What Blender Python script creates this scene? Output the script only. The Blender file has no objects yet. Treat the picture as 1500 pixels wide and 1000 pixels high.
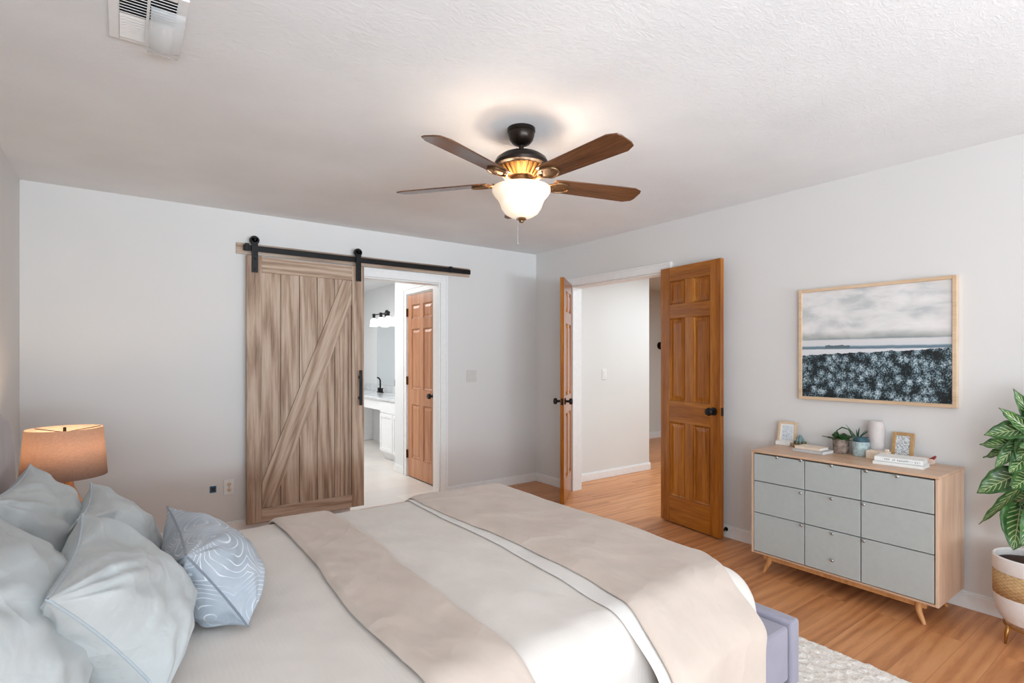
import bpy, bmesh, math, random
from math import sin, cos, pi, radians, hypot
from mathutils import Vector, Matrix, noise
random.seed(7)
S = bpy.context.scene
COL = S.collection

# ------------------------------------------------------------------ camera
FPX, YAW, HOR = 784.51, 0.631295, 524.17
CAM = Vector((-3.6277, -4.5207, 1.3244))
FW = Vector((sin(YAW), cos(YAW), 0)); RT = Vector((cos(YAW), -sin(YAW), 0))
cd = bpy.data.cameras.new('camera'); cam = bpy.data.objects.new('camera', cd); COL.objects.link(cam)
cam.location = CAM; cam.rotation_euler = (pi / 2, 0, -YAW)
cd.sensor_width = 36.0; cd.lens = FPX / 1500 * 36; cd.shift_y = (HOR - 500) / 1500
cd.clip_start = 0.02
S.camera = cam

YBACK = -8.0  # rear wall set far back to even out the light
# ------------------------------------------------------------------ world, lights, exposure
S.view_settings.view_transform = 'Standard'
S.view_settings.look = 'None'
S.view_settings.gamma = 1.0
S.view_settings.use_curve_mapping = False
S.view_settings.exposure = 0.50
W = bpy.data.worlds.new('world'); S.world = W; W.use_nodes = True
W.node_tree.nodes['Background'].inputs[0].default_value = (0.9, 0.95, 1.0, 1)
W.node_tree.nodes['Background'].inputs[1].default_value = 1.0

def area(name, loc, target, sx, sy, power, col):
    l = bpy.data.lights.new(name, 'AREA'); l.shape = 'RECTANGLE'; l.size = sx; l.size_y = sy
    l.energy = power; l.color = col
    o = bpy.data.objects.new(name, l); COL.objects.link(o); o.location = loc
    o.rotation_euler = (Vector(target) - Vector(loc)).to_track_quat('-Z', 'Y').to_euler()
    return o
def point(name, loc, power, col, r=0.03):
    l = bpy.data.lights.new(name, 'POINT'); l.energy = power; l.color = col; l.shadow_soft_size = r
    o = bpy.data.objects.new(name, l); COL.objects.link(o); o.location = loc
    return o
DAY = (0.87, 0.98, 1.06); FILL = (0.80, 0.97, 1.11)
for wx in (-3.02, -1.08):   # sky seen through each rear window, and an added lamp aimed up to brighten the ceiling
    area('window_daylight', (wx, YBACK - .16, 1.45), (wx * .6 - .8, 0, 0.6), 1.7, 1.7, 9, DAY)
    area('window_ground_bounce', (wx, YBACK - .16, 0.75), (wx * .6 - .8, -0.9, 4.2), 1.7, 0.6, 21, FILL).data.spread = radians(75)
for wy in (-5.85, -7.15):   # side windows behind the camera, each with an added ceiling fill lamp
    area('window_daylight', (-4.30, wy, 1.5), (-.3, wy + 5.2, 0.3), 1.2, 1.5, 24, DAY)
    area('window_ground_bounce', (-4.30, wy, 0.75), (-1.4, wy + 6.0, 3.0), 1.2, 0.6, 7.5, FILL).data.spread = radians(110)
area('bathroom_ceiling_light', (-2.0, 2.1, 2.40), (-2.0, 2.1, 0), 1.2, 2.2, 36, (0.98, 0.99, 1.0))  # added area lamp out of view, brightens the bathroom
area('hall_ceiling_light', (2.0, -1.9, 2.40), (2.0, -1.9, 0), 2.4, 1.8, 62, (0.87, 0.98, 1.06))  # added area lamp out of view, brightens the hall

def Zp(u, v, z):
    d = FW + RT * ((u - 750) / FPX) + Vector((0, 0, -(v - HOR) / FPX)); return CAM + d * ((z - CAM.z) / d.z)
def Xp(u, v, x):
    d = FW + RT * ((u - 750) / FPX) + Vector((0, 0, -(v - HOR) / FPX)); return CAM + d * ((x - CAM.x) / d.x)
def Yp(u, v, y):
    d = FW + RT * ((u - 750) / FPX) + Vector((0, 0, -(v - HOR) / FPX)); return CAM + d * ((y - CAM.y) / d.y)

# ------------------------------------------------------------------ materials
def lin(c):
    return tuple(((x / 255) / 12.92 if x / 255 <= 0.04045 else ((x / 255 + 0.055) / 1.055) ** 2.4) for x in c)
class NT:
    def __init__(self, name):
        self.m = bpy.data.materials.new(name); self.m.use_nodes = True
        self.t = self.m.node_tree; self.b = self.t.nodes['Principled BSDF']
    def n(self, typ, **kw):
        nd = self.t.nodes.new(typ)
        for k, v in kw.items():
            if k.startswith('i_'):
                k2 = k[2:]; nd.inputs[int(k2) if k2.isdigit() else k2].default_value = v
            else: setattr(nd, k, v)
        return nd
    def l(self, a, b): self.t.links.new(a, b)
    def ramp(self, fac, stops, interp='LINEAR'):
        r = self.n('ShaderNodeValToRGB'); e = r.color_ramp.elements; r.color_ramp.interpolation = interp
        e[0].position = stops[0][0]; e[0].color = (*lin(stops[0][1]), 1)
        e[1].position = stops[-1][0]; e[1].color = (*lin(stops[-1][1]), 1)
        for p, c in stops[1:-1]:
            k = e.new(p); k.color = (*lin(c), 1)
        self.l(fac, r.inputs[0]); return r.outputs[0]
    def coord(self, kind='Object', scale=(1, 1, 1), rot=(0, 0, 0), loc=(0, 0, 0)):
        tc = self.n('ShaderNodeTexCoord'); mp = self.n('ShaderNodeMapping')
        mp.inputs['Scale'].default_value = scale; mp.inputs['Rotation'].default_value = rot; mp.inputs['Location'].default_value = loc
        self.l(tc.outputs[kind], mp.inputs[0]); return mp.outputs[0]
    def noise(self, vec, scale, detail=4, rough=0.5, dist=0.0):
        nd = self.n('ShaderNodeTexNoise'); nd.inputs['Scale'].default_value = scale; nd.inputs['Detail'].default_value = detail
        nd.inputs['Roughness'].default_value = rough; nd.inputs['Distortion'].default_value = dist
        self.l(vec, nd.inputs['Vector']); return nd.outputs['Fac']
    def bump(self, h, strength=0.3, dist=0.01, nrm=None):
        b = self.n('ShaderNodeBump'); b.inputs['Strength'].default_value = strength; b.inputs['Distance'].default_value = dist
        self.l(h, b.inputs['Height'])
        if nrm: self.l(nrm, b.inputs['Normal'])
        self.l(b.outputs[0], self.b.inputs['Normal']); return b.outputs[0]
    def math(self, op, a, b=None):
        nd = self.n('ShaderNodeMath', operation=op)
        for i, x in enumerate((a, b)):
            if x is None: continue
            if isinstance(x, (int, float)): nd.inputs[i].default_value = x
            else: self.l(x, nd.inputs[i])
        return nd.outputs[0]
    def mix(self, fac, a, b, blend='MIX'):
        nd = self.n('ShaderNodeMix', data_type='RGBA', blend_type=blend)
        for i, x in ((0, fac), (6, a), (7, b)):
            if isinstance(x, (int, float)): nd.inputs[i].default_value = x
            elif isinstance(x, tuple): nd.inputs[i].default_value = (*lin(x), 1)
            else: self.l(x, nd.inputs[i])
        return nd.outputs[2]
def plain(name, c, rough=0.5, metal=0.0, var=0.06, scale=30, bump=0.0, **kw):
    t = NT(name); v = t.coord()
    f = t.noise(v, scale, 3)
    c2 = tuple(max(0, x * (1 - var)) for x in c); c3 = tuple(min(255, x * (1 + var)) for x in c)
    t.l(t.ramp(f, [(0.3, c2), (0.7, c3)]), t.b.inputs['Base Color'])
    t.b.inputs['Roughness'].default_value = rough; t.b.inputs['Metallic'].default_value = metal
    if bump: t.bump(f, bump, 0.002)
    for k, x in kw.items(): t.b.inputs[k].default_value = x
    return t.m
def wood(name, dark, mid, light, axis, grain=14.0, rough=0.45, stretch=0.06, bump=0.12, ring=0.0):
    t = NT(name)
    sc = [1.0, 1.0, 1.0]; sc['xyz'.index(axis)] = stretch
    v = t.coord('Object', tuple(sc))
    n1 = t.noise(v, grain, 6, 0.6, 0.6)
    n2 = t.noise(v, grain * 9, 3, 0.6)
    w = t.n('ShaderNodeTexWave', wave_type='RINGS', rings_direction='SPHERICAL'); w.inputs['Scale'].default_value = grain * 0.35
    w.inputs['Distortion'].default_value = 6; w.inputs['Detail'].default_value = 3; w.inputs['Detail Scale'].default_value = 1.2
    t.l(v, w.inputs['Vector'])
    f = t.math('ADD', t.math('MULTIPLY', n1, 0.62 - ring * 0.3), t.math('MULTIPLY', n2, 0.38 - ring * 0.1))
    if ring: f = t.math('ADD', f, t.math('MULTIPLY', w.outputs['Fac'], ring * 0.4))
    t.l(t.ramp(f, [(0.32, dark), (0.5, mid), (0.68, light)]), t.b.inputs['Base Color'])
    t.b.inputs['Roughness'].default_value = rough
    if bump: t.bump(f, bump, 0.003)
    return t.m
def fabric(name, c, weave=600, var=0.05, bumps=0.25, rough=0.9, sheen=0.3, stripes=None, wrinkle=None):
    t = NT(name); v = t.coord()
    f = t.noise(v, 8, 4); g = t.noise(v, weave, 1)
    c2 = tuple(x * (1 - var) for x in c); c3 = tuple(min(255, x * (1 + var)) for x in c)
    t.l(t.ramp(f, [(0.3, c2), (0.7, c3)]), t.b.inputs['Base Color'])
    t.b.inputs['Roughness'].default_value = rough; t.b.inputs['Sheen Weight'].default_value = sheen
    h = g
    if stripes:
        w = t.n('ShaderNodeTexWave', wave_type='BANDS', bands_direction=stripes[0]); w.inputs['Scale'].default_value = stripes[1]
        w.inputs['Distortion'].default_value = 1.5; w.inputs['Detail'].default_value = 2; w.inputs['Detail Scale'].default_value = 0.6
        t.l(v, w.inputs['Vector'])
        h = t.math('ADD', t.math('MULTIPLY', g, 0.5), t.math('MULTIPLY', w.outputs['Fac'], stripes[2]))
    b1 = t.bump(h, bumps, 0.003)
    if wrinkle:
        w1 = t.noise(t.coord('Object', (1, 1, 1), (0.4, 0.3, 0.7)), wrinkle[0], 2, 0.45, 0.5)
        w2 = t.noise(t.coord('Object', (1, 0.45, 1), (0, 0, 0.5)), wrinkle[0] * 2.2, 3, 0.5, 0.4)
        r1 = t.math('ABSOLUTE', t.math('SUBTRACT', w1, 0.5))
        t.bump(t.math('ADD', t.math('MULTIPLY', r1, -1.1), t.math('MULTIPLY', w2, 0.45)), wrinkle[1], wrinkle[2], b1)
    return t.m

def wall_mat(name, c, b=0.05, sc=140):
    t = NT(name); v = t.coord()
    t.l(t.ramp(t.noise(v, 1.3, 2), [(0.3, tuple(x * 0.985 for x in c)), (0.7, c)]), t.b.inputs['Base Color'])
    t.b.inputs['Roughness'].default_value = 0.6
    t.bump(t.noise(v, sc, 3), b, 0.002); return t.m
M = {}
M['wall'] = wall_mat('wall_paint', (226, 223, 220))
M['bath_wall'] = wall_mat('bath_wall_paint', (230, 231, 231))
M['hall_wall'] = wall_mat('hall_wall_paint', (226, 226, 222))
def ceiling_mat():
    t = NT('ceiling_texture'); v = t.coord('Object', (1, 1.0, 1))
    t.l(t.ramp(t.noise(v, 2.0, 3), [(0.3, (230, 230, 230)), (0.7, (238, 238, 238))]), t.b.inputs['Base Color'])
    t.b.inputs['Roughness'].default_value = 0.85
    v2 = t.coord('Object', (1, 1.8, 1), (0, 0, 0.5))
    a = t.noise(v2, 26, 5, 0.6, 1.6); b2 = t.noise(v2, 9, 3, 0.5, 2.0)
    ra = t.n('ShaderNodeValToRGB'); ra.color_ramp.elements[0].position = 0.45; ra.color_ramp.elements[1].position = 0.62
    t.l(a, ra.inputs[0])
    t.bump(t.math('ADD', t.math('MULTIPLY', ra.outputs[0], 0.6), b2), 0.20, 0.006); return t.m
M['ceiling'] = ceiling_mat()
M['trim'] = plain('white_trim_paint', (240, 239, 237), 0.35, var=0.01)
def floor_mat():
    t = NT('laminate_planks'); v = t.coord('Object')
    br = t.n('ShaderNodeTexBrick'); br.offset = 0.37; br.inputs['Scale'].default_value = 1.0
    br.inputs['Brick Width'].default_value = 1.22; br.inputs['Row Height'].default_value = 0.125
    br.inputs['Mortar Size'].default_value = 0.0006; br.inputs['Mortar Smooth'].default_value = 0.3; br.inputs['Bias'].default_value = 0
    br.inputs['Color1'].default_value = (0, 0, 0, 1); br.inputs['Color2'].default_value = (1, 1, 1, 1); br.inputs['Mortar'].default_value = (0.5, 0.5, 0.5, 1)
    t.l(v, br.inputs['Vector'])
    # per-plank offset of the grain
    off = t.n('ShaderNodeVectorMath', operation='MULTIPLY_ADD'); t.l(br.outputs['Color'], off.inputs[0])
    off.inputs[1].default_value = (9.0, 13.7, 5.0)
    mp = t.coord('Object', (0.16, 1.5, 1)); t.l(mp, off.inputs[2])
    n1 = t.noise(off.outputs[0], 5.5, 5, 0.55, 1.4); n2 = t.noise(off.outputs[0], 60, 3)
    w = t.n('ShaderNodeTexWave', wave_type='BANDS', bands_direction='Y'); w.inputs['Scale'].default_value = 3.2
    w.inputs['Distortion'].default_value = 14; w.inputs['Detail'].default_value = 2.5; w.inputs['Detail Scale'].default_value = 0.55
    t.l(off.outputs[0], w.inputs['Vector'])
    f = t.math('ADD', t.math('ADD', t.math('MULTIPLY', n1, 0.58), t.math('MULTIPLY', n2, 0.17)), t.math('MULTIPLY', w.outputs['Fac'], 0.13))
    f = t.math('ADD', f, t.math('MULTIPLY', t.math('SUBTRACT', br.outputs['Color'], 0.5), 0.10))
    base = t.ramp(f, [(0.2, (158, 94, 52)), (0.48, (206, 142, 92)), (0.8, (222, 164, 116))])
    t.l(t.mix(br.outputs['Fac'], base, (128, 78, 46)), t.b.inputs['Base Color'])
    t.b.inputs['Roughness'].default_value = 0.36; t.b.inputs['Specular IOR Level'].default_value = 0.4
    return t.m
M['floor'] = floor_mat()
def tile_mat():
    t = NT('pale_tile'); v = t.coord()
    br = t.n('ShaderNodeTexBrick'); br.inputs['Scale'].default_value = 1; br.inputs['Brick Width'].default_value = 0.6; br.inputs['Row Height'].default_value = 0.3
    br.inputs['Mortar Size'].default_value = 0.002
    br.inputs['Color1'].default_value = (*lin((226, 220, 212)), 1); br.inputs['Color2'].default_value = (*lin((216, 210, 204)), 1); br.inputs['Mortar'].default_value = (*lin((200, 194, 188)), 1)
    t.l(v, br.inputs['Vector']); t.l(br.outputs['Color'], t.b.inputs['Base Color']); t.b.inputs['Roughness'].default_value = 0.3
    return t.m
M['tile'] = tile_mat()
PINE = ((112, 56, 8), (160, 92, 20), (192, 124, 42))
for a in 'xz': M['pine_' + a] = wood('pine_' + a, *PINE, a, 13, 0.2, 0.05, 0.05)
PINEP = ((150, 92, 58), (186, 126, 86), (206, 150, 110))
for a in 'yz': M['bathdoor_' + a] = wood('bath_door_wood_' + a, *PINEP, a, 13, 0.3, 0.05, 0.05)
OAK = ((124, 98, 80), (178, 150, 130), (206, 184, 166))
def oak(name, axis):
    t = NT(name)
    sc = [1.0, 1.0, 1.0]; sc['xyz'.index(axis)] = 0.045
    tc = t.n('ShaderNodeTexCoord'); oi = t.n('ShaderNodeObjectInfo')
    off = t.n('ShaderNodeVectorMath', operation='MULTIPLY_ADD'); t.l(oi.outputs['Random'], off.inputs[0])
    o3 = [.6, 0.0, .6]; o3['xyz'.index(axis)] = 30.0
    off.inputs[1].default_value = o3; t.l(tc.outputs['Object'], off.inputs[2])
    mp = t.n('ShaderNodeMapping'); mp.inputs['Scale'].default_value = sc; t.l(off.outputs[0], mp.inputs[0]); v = mp.outputs[0]
    w = t.n('ShaderNodeTexWave', wave_type='RINGS', rings_direction='Y'); w.inputs['Scale'].default_value = 8.5
    w.inputs['Distortion'].default_value = 5.5; w.inputs['Detail'].default_value = 3; w.inputs['Detail Scale'].default_value = 2.6; t.l(v, w.inputs['Vector'])
    n1 = t.noise(v, 16, 4, 0.6, 0.4); n2 = t.noise(v, 170, 3, 0.6); n3 = t.noise(v, 70, 3, 0.6)
    f = t.math('ADD', t.math('MULTIPLY', w.outputs['Fac'], 0.13), t.math('ADD', t.math('MULTIPLY', n1, 0.40), t.math('ADD', t.math('MULTIPLY', n2, 0.20), t.math('MULTIPLY', n3, 0.24))))
    t.l(t.ramp(f, [(0.28, (98, 74, 56)), (0.42, (160, 132, 110)), (0.52, (188, 162, 140)), (0.68, (212, 192, 174))]), t.b.inputs['Base Color'])
    t.b.inputs['Roughness'].default_value = 0.6; t.bump(f, 0.25, 0.003); return t.m
for a in 'xz': M['oak_' + a] = oak('barn_oak_' + a, a)
M['oak_gap'] = plain('dark_oak_gap', (92, 70, 56), 0.8)
M['ash'] = wood('dresser_ash', (190, 152, 124), (212, 176, 148), (224, 192, 166), 'z', 16, 0.4, 0.06, 0.04)
M['ash_y'] = wood('dresser_ash_long', (178, 140, 110), (204, 166, 136), (216, 182, 154), 'y', 16, 0.35, 0.06, 0.04)
M['leg'] = wood('warm_leg_wood', (170, 112, 62), (198, 140, 86), (214, 160, 108), 'z', 18, 0.35, 0.08, 0.03)
M['frame'] = wood('pale_frame_wood', (196, 164, 130), (216, 186, 154), (226, 200, 172), 'y', 20, 0.45, 0.06, 0.04)
M['sage'] = plain('sage_grey_lacquer', (178, 182, 179), 0.38, var=0.012)
M['dark'] = plain('dark_gap', (60, 52, 46), 0.8)
M['black'] = plain('matte_black_metal', (26, 25, 25), 0.42, 0.5)
M['bronze'] = plain('dark_bronze', (46, 38, 33), 0.32, 0.75)
M['brass'] = plain('antique_bronze', (120, 90, 60), 0.35, 0.7)  # fan bronze lightened in colour as if lamplit; also the fitting's centre
M['chrome'] = plain('brushed_nickel', (190, 188, 184), 0.25, 0.95)
M['hinge'] = plain('hinge_bronze', (104, 66, 40), 0.4, 0.6)
M['plate'] = plain('white_plastic', (236, 235, 230), 0.35, var=0.01)
M['almond'] = plain('wall_plate_almond', (214, 211, 206), 0.4, var=0.01)
M['blue'] = plain('teal_blue_plastic', (30, 92, 122), 0.5)
M['white'] = plain('glossy_white', (240, 240, 240), 0.3, var=0.01)
M['cream'] = plain('cream_board', (232, 214, 194), 0.6, var=0.04)
M['gold'] = plain('gold_metal', (176, 128, 70), 0.35, 0.8)  # gold of the plant stand; on the fan fins, bronze coloured as if lit
M['bedfab'] = fabric('lilac_grey_upholstery', (150, 146, 160), 700, 0.03, 0.2)
M['headfab'] = fabric('taupe_headboard_fabric', (158, 142, 140), 700, 0.04, 0.2)
M['duvet'] = fabric('striped_duvet_cotton', (226, 217, 209), 900, 0.015, 0.35, 0.85, 0.2, ('X', 24, 0.30), (3.0, 0.5, 0.02))
M['throw'] = fabric('beige_throw', (206, 189, 176), 900, 0.02, 0.2, 0.85, 0.25, ('Y', 9, 0.25), (3.4, 0.85, 0.02))
M['hem'] = fabric('white_hem', (226, 220, 214), 900, 0.02, 0.15)
M['pillow'] = fabric('pale_blue_linen', (184, 188, 188), 900, 0.025, 0.2, 0.8, 0.2, None, (5.0, 0.75, 0.03))
M['pillow_seam'] = fabric('pale_blue_piping', (170, 180, 186), 900, 0.02, 0.1)
M['piping_dark'] = fabric('slate_piping', (120, 126, 136), 900, 0.02, 0.1)
def swirl_mat():
    t = NT('grey_swirl_print'); v = t.coord('Object')
    vo = t.n('ShaderNodeTexVoronoi', feature='F1'); vo.inputs['Scale'].default_value = 6.0
    nz = t.n('ShaderNodeTexNoise'); nz.inputs['Scale'].default_value = 7; nz.inputs['Detail'].default_value = 1
    t.l(v, nz.inputs['Vector'])
    ad = t.n('ShaderNodeVectorMath', operation='MULTIPLY_ADD'); t.l(nz.outputs['Color'], ad.inputs[0]); ad.inputs[1].default_value = (0.06, 0.06, 0.06); t.l(v, ad.inputs[2])
    t.l(ad.outputs[0], vo.inputs['Vector'])
    sn = t.math('SINE', t.math('MULTIPLY', vo.outputs['Distance'], 68.0))
    line = t.ramp(sn, [(0.0, (0, 0, 0)), (0.86, (0, 0, 0)), (0.97, (255, 255, 255))])
    msk = t.ramp(t.noise(v, 9, 2), [(0.40, (70, 70, 70)), (0.56, (235, 235, 235))])
    fac = t.mix(1.0, line, msk, 'MULTIPLY')
    base = t.ramp(t.noise(v, 12, 3), [(0.3, (150, 158, 168)), (0.7, (174, 180, 188))])
    t.l(t.mix(fac, base, (226, 230, 232)), t.b.inputs['Base Color'])
    t.b.inputs['Roughness'].default_value = 0.7; t.b.inputs['Sheen Weight'].default_value = 0.2
    return t.m
M['swirl'] = swirl_mat()
def rug_mat():
    t = NT('shag_rug'); v = t.coord()
    f = t.noise(v, 75, 3, 0.6, 0.8)
    t.l(t.ramp(f, [(0.28, (206, 186, 166)), (0.42, (236, 226, 216)), (0.7, (246, 240, 234))]), t.b.inputs['Base Color'])
    t.b.inputs['Roughness'].default_value = 0.95; t.bump(f, 0.6, 0.01); return t.m
M['rug'] = rug_mat()
def shade_mat():
    t = NT('linen_lamp_shade'); v = t.coord()
    vs = t.coord('Object', (1, 1, 9))
    f = t.math('ADD', t.math('MULTIPLY', t.noise(vs, 60, 2), 0.5), t.math('MULTIPLY', t.noise(v, 400, 1), 0.5))
    c = t.ramp(f, [(0.35, (188, 162, 146)), (0.65, (214, 190, 172))])
    t.l(c, t.b.inputs['Base Color']); t.b.inputs['Roughness'].default_value = 0.9
    tr = t.n('ShaderNodeBsdfTranslucent'); t.l(c, tr.inputs[0])
    mx = t.n('ShaderNodeMixShader'); mx.inputs[0].default_value = 0.45
    t.l(t.b.outputs[0], mx.inputs[1]); t.l(tr.outputs[0], mx.inputs[2])
    t.l(mx.outputs[0], t.t.nodes['Material Output'].inputs[0]); return t.m
M['shade'] = shade_mat()
def bowl_mat():
    t = NT('lit_frosted_glass'); v = t.coord()
    c = t.ramp(t.noise(v, 14, 3, 0.5, 1.0), [(0.3, (255, 230, 200)), (0.7, (255, 246, 232))])
    t.l(c, t.b.inputs['Base Color']); t.b.inputs['Roughness'].default_value = 0.3
    t.l(c, t.b.inputs['Emission Color']); t.b.inputs['Emission Strength'].default_value = 0.24
    tr = t.n('ShaderNodeBsdfTranslucent'); t.l(c, tr.inputs[0])
    mx = t.n('ShaderNodeMixShader'); mx.inputs[0].default_value = 0.005
    t.l(t.b.outputs[0], mx.inputs[1]); t.l(tr.outputs[0], mx.inputs[2])
    t.l(mx.outputs[0], t.t.nodes['Material Output'].inputs[0]); return t.m
M['bowl'] = bowl_mat()
def blade_mat():
    return wood('fan_blade_walnut', (58, 36, 22), (100, 64, 40), (136, 92, 60), 'x', 20, 0.22, 0.06, 0.03)
M['blade'] = blade_mat()
def glass_mat(name, c, rough=0.02):
    t = NT(name); t.b.inputs['Base Color'].default_value = (*lin(c), 1); t.b.inputs['Transmission Weight'].default_value = 1
    t.b.inputs['Roughness'].default_value = rough; return t.m
M['bulbglass'] = plain('lit_glass_shade', (250, 250, 248), 0.2, var=0.01, **{'Emission Color': (1, 0.98, 0.95, 1), 'Emission Strength': 1.6})
def mirror_mat():
    t = NT('mirror_silver'); t.b.inputs['Base Color'].default_value = (0.82, 0.86, 0.87, 1); t.b.inputs['Metallic'].default_value = 1
    t.b.inputs['Roughness'].default_value = 0.01; return t.m
M['mirror'] = mirror_mat()
M['counter'] = plain('grey_marble_counter', (214, 216, 218), 0.15, var=0.06, scale=6)
def leaf_mat(name, a, b, vein):
    t = NT(name)
    uv = t.n('ShaderNodeTexCoord'); sx = t.n('ShaderNodeSeparateXYZ'); t.l(uv.outputs['UV'], sx.inputs[0])
    au = t.math('ABSOLUTE', t.math('SUBTRACT', sx.outputs['X'], 0.5))
    st = t.math('SINE', t.math('MULTIPLY', t.math('SUBTRACT', sx.outputs['Y'], t.math('MULTIPLY', au, 0.55)), 58.0))
    vo = t.noise(t.coord(), 30, 3)
    side = t.math('MULTIPLY', t.math('GREATER_THAN', t.math('ADD', st, t.math('MULTIPLY', vo, 0.5)), 1.02), t.math('LESS_THAN', au, 0.30))
    mid = t.math('LESS_THAN', au, 0.018)
    base = t.ramp(vo, [(0.3, a), (0.7, b)])
    c = t.mix(t.math('MULTIPLY', t.math('MAXIMUM', side, mid), 0.75), base, vein)
    t.l(c, t.b.inputs['Base Color']); t.b.inputs['Roughness'].default_value = 0.35
    return t.m
M['leaf'] = leaf_mat('variegated_leaf', (34, 74, 34), (78, 122, 58), (206, 216, 160))
M['leaf2'] = plain('small_leaf_green', (42, 78, 34), 0.45, var=0.35, scale=40)
M['stem'] = plain('plant_stem', (72, 62, 40), 0.6)
M['soil'] = plain('dark_soil', (58, 40, 28), 0.95, var=0.3, bump=0.6)
def wicker_mat():
    t = NT('woven_wicker'); v = t.coord('UV', (60, 14, 1))
    ch = t.n('ShaderNodeTexChecker'); ch.inputs['Scale'].default_value = 1.0; t.l(v, ch.inputs['Vector'])
    f = t.noise(t.coord(), 90, 3)
    c = t.mix(t.math('MULTIPLY', ch.outputs['Fac'], 0.45), t.ramp(f, [(0.3, (186, 148, 100)), (0.7, (214, 180, 132))]), (156, 116, 72))
    t.l(c, t.b.inputs['Base Color']); t.b.inputs['Roughness'].default_value = 0.8; t.bump(ch.outputs['Fac'], 0.5, 0.004); return t.m
M['wicker'] = wicker_mat()
M['potwhite'] = plain('matte_white_ceramic', (232, 226, 222), 0.5, var=0.02)
M['potgrey'] = plain('rough_stone_pot', (132, 116, 106), 0.9, var=0.35, scale=45, bump=0.5)
M['potblue'] = plain('pale_blue_stone_pot', (168, 184, 184), 0.8, var=0.15, scale=45, bump=0.3)
M['vase'] = plain('blush_ceramic', (208, 198, 194), 0.5, var=0.02)
M['tan'] = wood('honey_frame_wood', (150, 110, 66), (182, 142, 92), (200, 164, 116), 'z', 22, 0.4, 0.08, 0.04)
M['paper'] = plain('white_paper', (238, 236, 232), 0.7, var=0.02)
M['greypaper'] = plain('grey_paper', (196, 194, 194), 0.7, var=0.04)
M['ink'] = plain('dark_ink', (70, 74, 80), 0.7)
M['red'] = plain('dark_red', (140, 34, 34), 0.5)
def drawing_mat(name, tint, sc):
    t = NT(name); v = t.coord('Object')
    n_ = t.noise(v, sc, 3, 0.6, 1.2)
    r = t.n('ShaderNodeValToRGB'); e = r.color_ramp.elements; e[0].position = 0.46; e[0].color = (*lin((224, 226, 226)), 1); e[1].position = 0.5; e[1].color = (*lin(tint), 1)
    k = e.new(0.54); k.color = (*lin((224, 226, 226)), 1)
    t.l(n_, r.inputs[0]); t.l(r.outputs[0], t.b.inputs['Base Color']); t.b.inputs['Roughness'].default_value = 0.4; return t.m
M['draw_a'] = drawing_mat('blue_ink_drawing', (130, 150, 172), 55)
M['draw_b'] = drawing_mat('grey_ink_drawing', (80, 92, 104), 40)
def art_mat():
    t = NT('landscape_print')
    uv = t.n('ShaderNodeTexCoord'); sx = t.n('ShaderNodeSeparateXYZ'); t.l(uv.outputs['UV'], sx.inputs[0])
    U, V = sx.outputs['X'], sx.outputs['Y']
    # cloudy sky
    mp = t.coord('UV', (2.2, 4.2, 1)); cl = t.noise(mp, 1.7, 7, 0.55, 0.35)
    clr = t.ramp(cl, [(0.36, (196, 198, 198)), (0.5, (224, 222, 220)), (0.62, (236, 232, 230))])
    hz = t.ramp(V, [(0.535, (150, 166, 168)), (0.56, (206, 210, 208)), (0.62, (255, 255, 255))])
    sky = t.mix(1.0, clr, hz, 'MULTIPLY')
    # pale lake with thin blue bands
    lake = t.ramp(t.math('ADD', V, t.math('MULTIPLY', t.noise(t.coord('UV', (6, 1, 1)), 2, 3), 0.012)),
                  [(0.40, (216, 216, 218)), (0.455, (222, 222, 224)), (0.462, (96, 120, 136)), (0.482, (120, 144, 156)), (0.49, (214, 216, 218)), (0.54, (222, 218, 218)), (0.552, (140, 158, 164))])
    c = t.mix(t.math('GREATER_THAN', V, 0.545), lake, sky)
    # small island of trees
    isl = t.math('MULTIPLY', t.math('LESS_THAN', t.math('ABSOLUTE', t.math('SUBTRACT', U, 0.27)), t.math('MULTIPLY', 0.09, 1.0)),
                 t.math('MULTIPLY', t.math('GREATER_THAN', V, 0.462), t.math('LESS_THAN', V, t.math('ADD', 0.470, t.math('MULTIPLY', t.noise(t.coord('UV', (40, 1, 1)), 1, 3), 0.035)))))
    c = t.mix(isl, c, (92, 110, 116))
    # bushes
    mpb = t.coord('UV', (13, 9.2, 1))
    vo = t.n('ShaderNodeTexVoronoi', feature='F1'); vo.inputs['Scale'].default_value = 1.6; t.l(mpb, vo.inputs['Vector'])
    vd = t.n('ShaderNodeTexVoronoi', feature='F1'); vd.inputs['Scale'].default_value = 8.5; t.l(mpb, vd.inputs['Vector'])
    nb = t.noise(mpb, 9, 4, 0.65, 0.5)
    f = t.math('ADD', t.math('MULTIPLY', t.math('SUBTRACT', 0.75, vo.outputs['Distance']), 0.65), t.math('MULTIPLY', t.math('SUBTRACT', 0.6, vd.outputs['Distance']), 0.55))
    f = t.math('ADD', f, t.math('MULTIPLY', t.math('SUBTRACT', nb, 0.5), 0.7))
    bush = t.ramp(f, [(0.04, (14, 24, 28)), (0.20, (70, 90, 98)), (0.36, (130, 150, 158)), (0.54, (200, 212, 218))])
    top = t.math('ADD', t.math('ADD', 0.395, t.math('MULTIPLY', U, 0.055)), t.math('MULTIPLY', t.math('SUBTRACT', t.noise(t.coord('UV', (16, 1, 1)), 1.2, 3), 0.5), 0.05))
    c = t.mix(t.math('LESS_THAN', V, top), c, bush)
    t.l(c, t.b.inputs['Base Color']); t.b.inputs['Roughness'].default_value = 0.5
    return t.m
M['art'] = art_mat()

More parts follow.
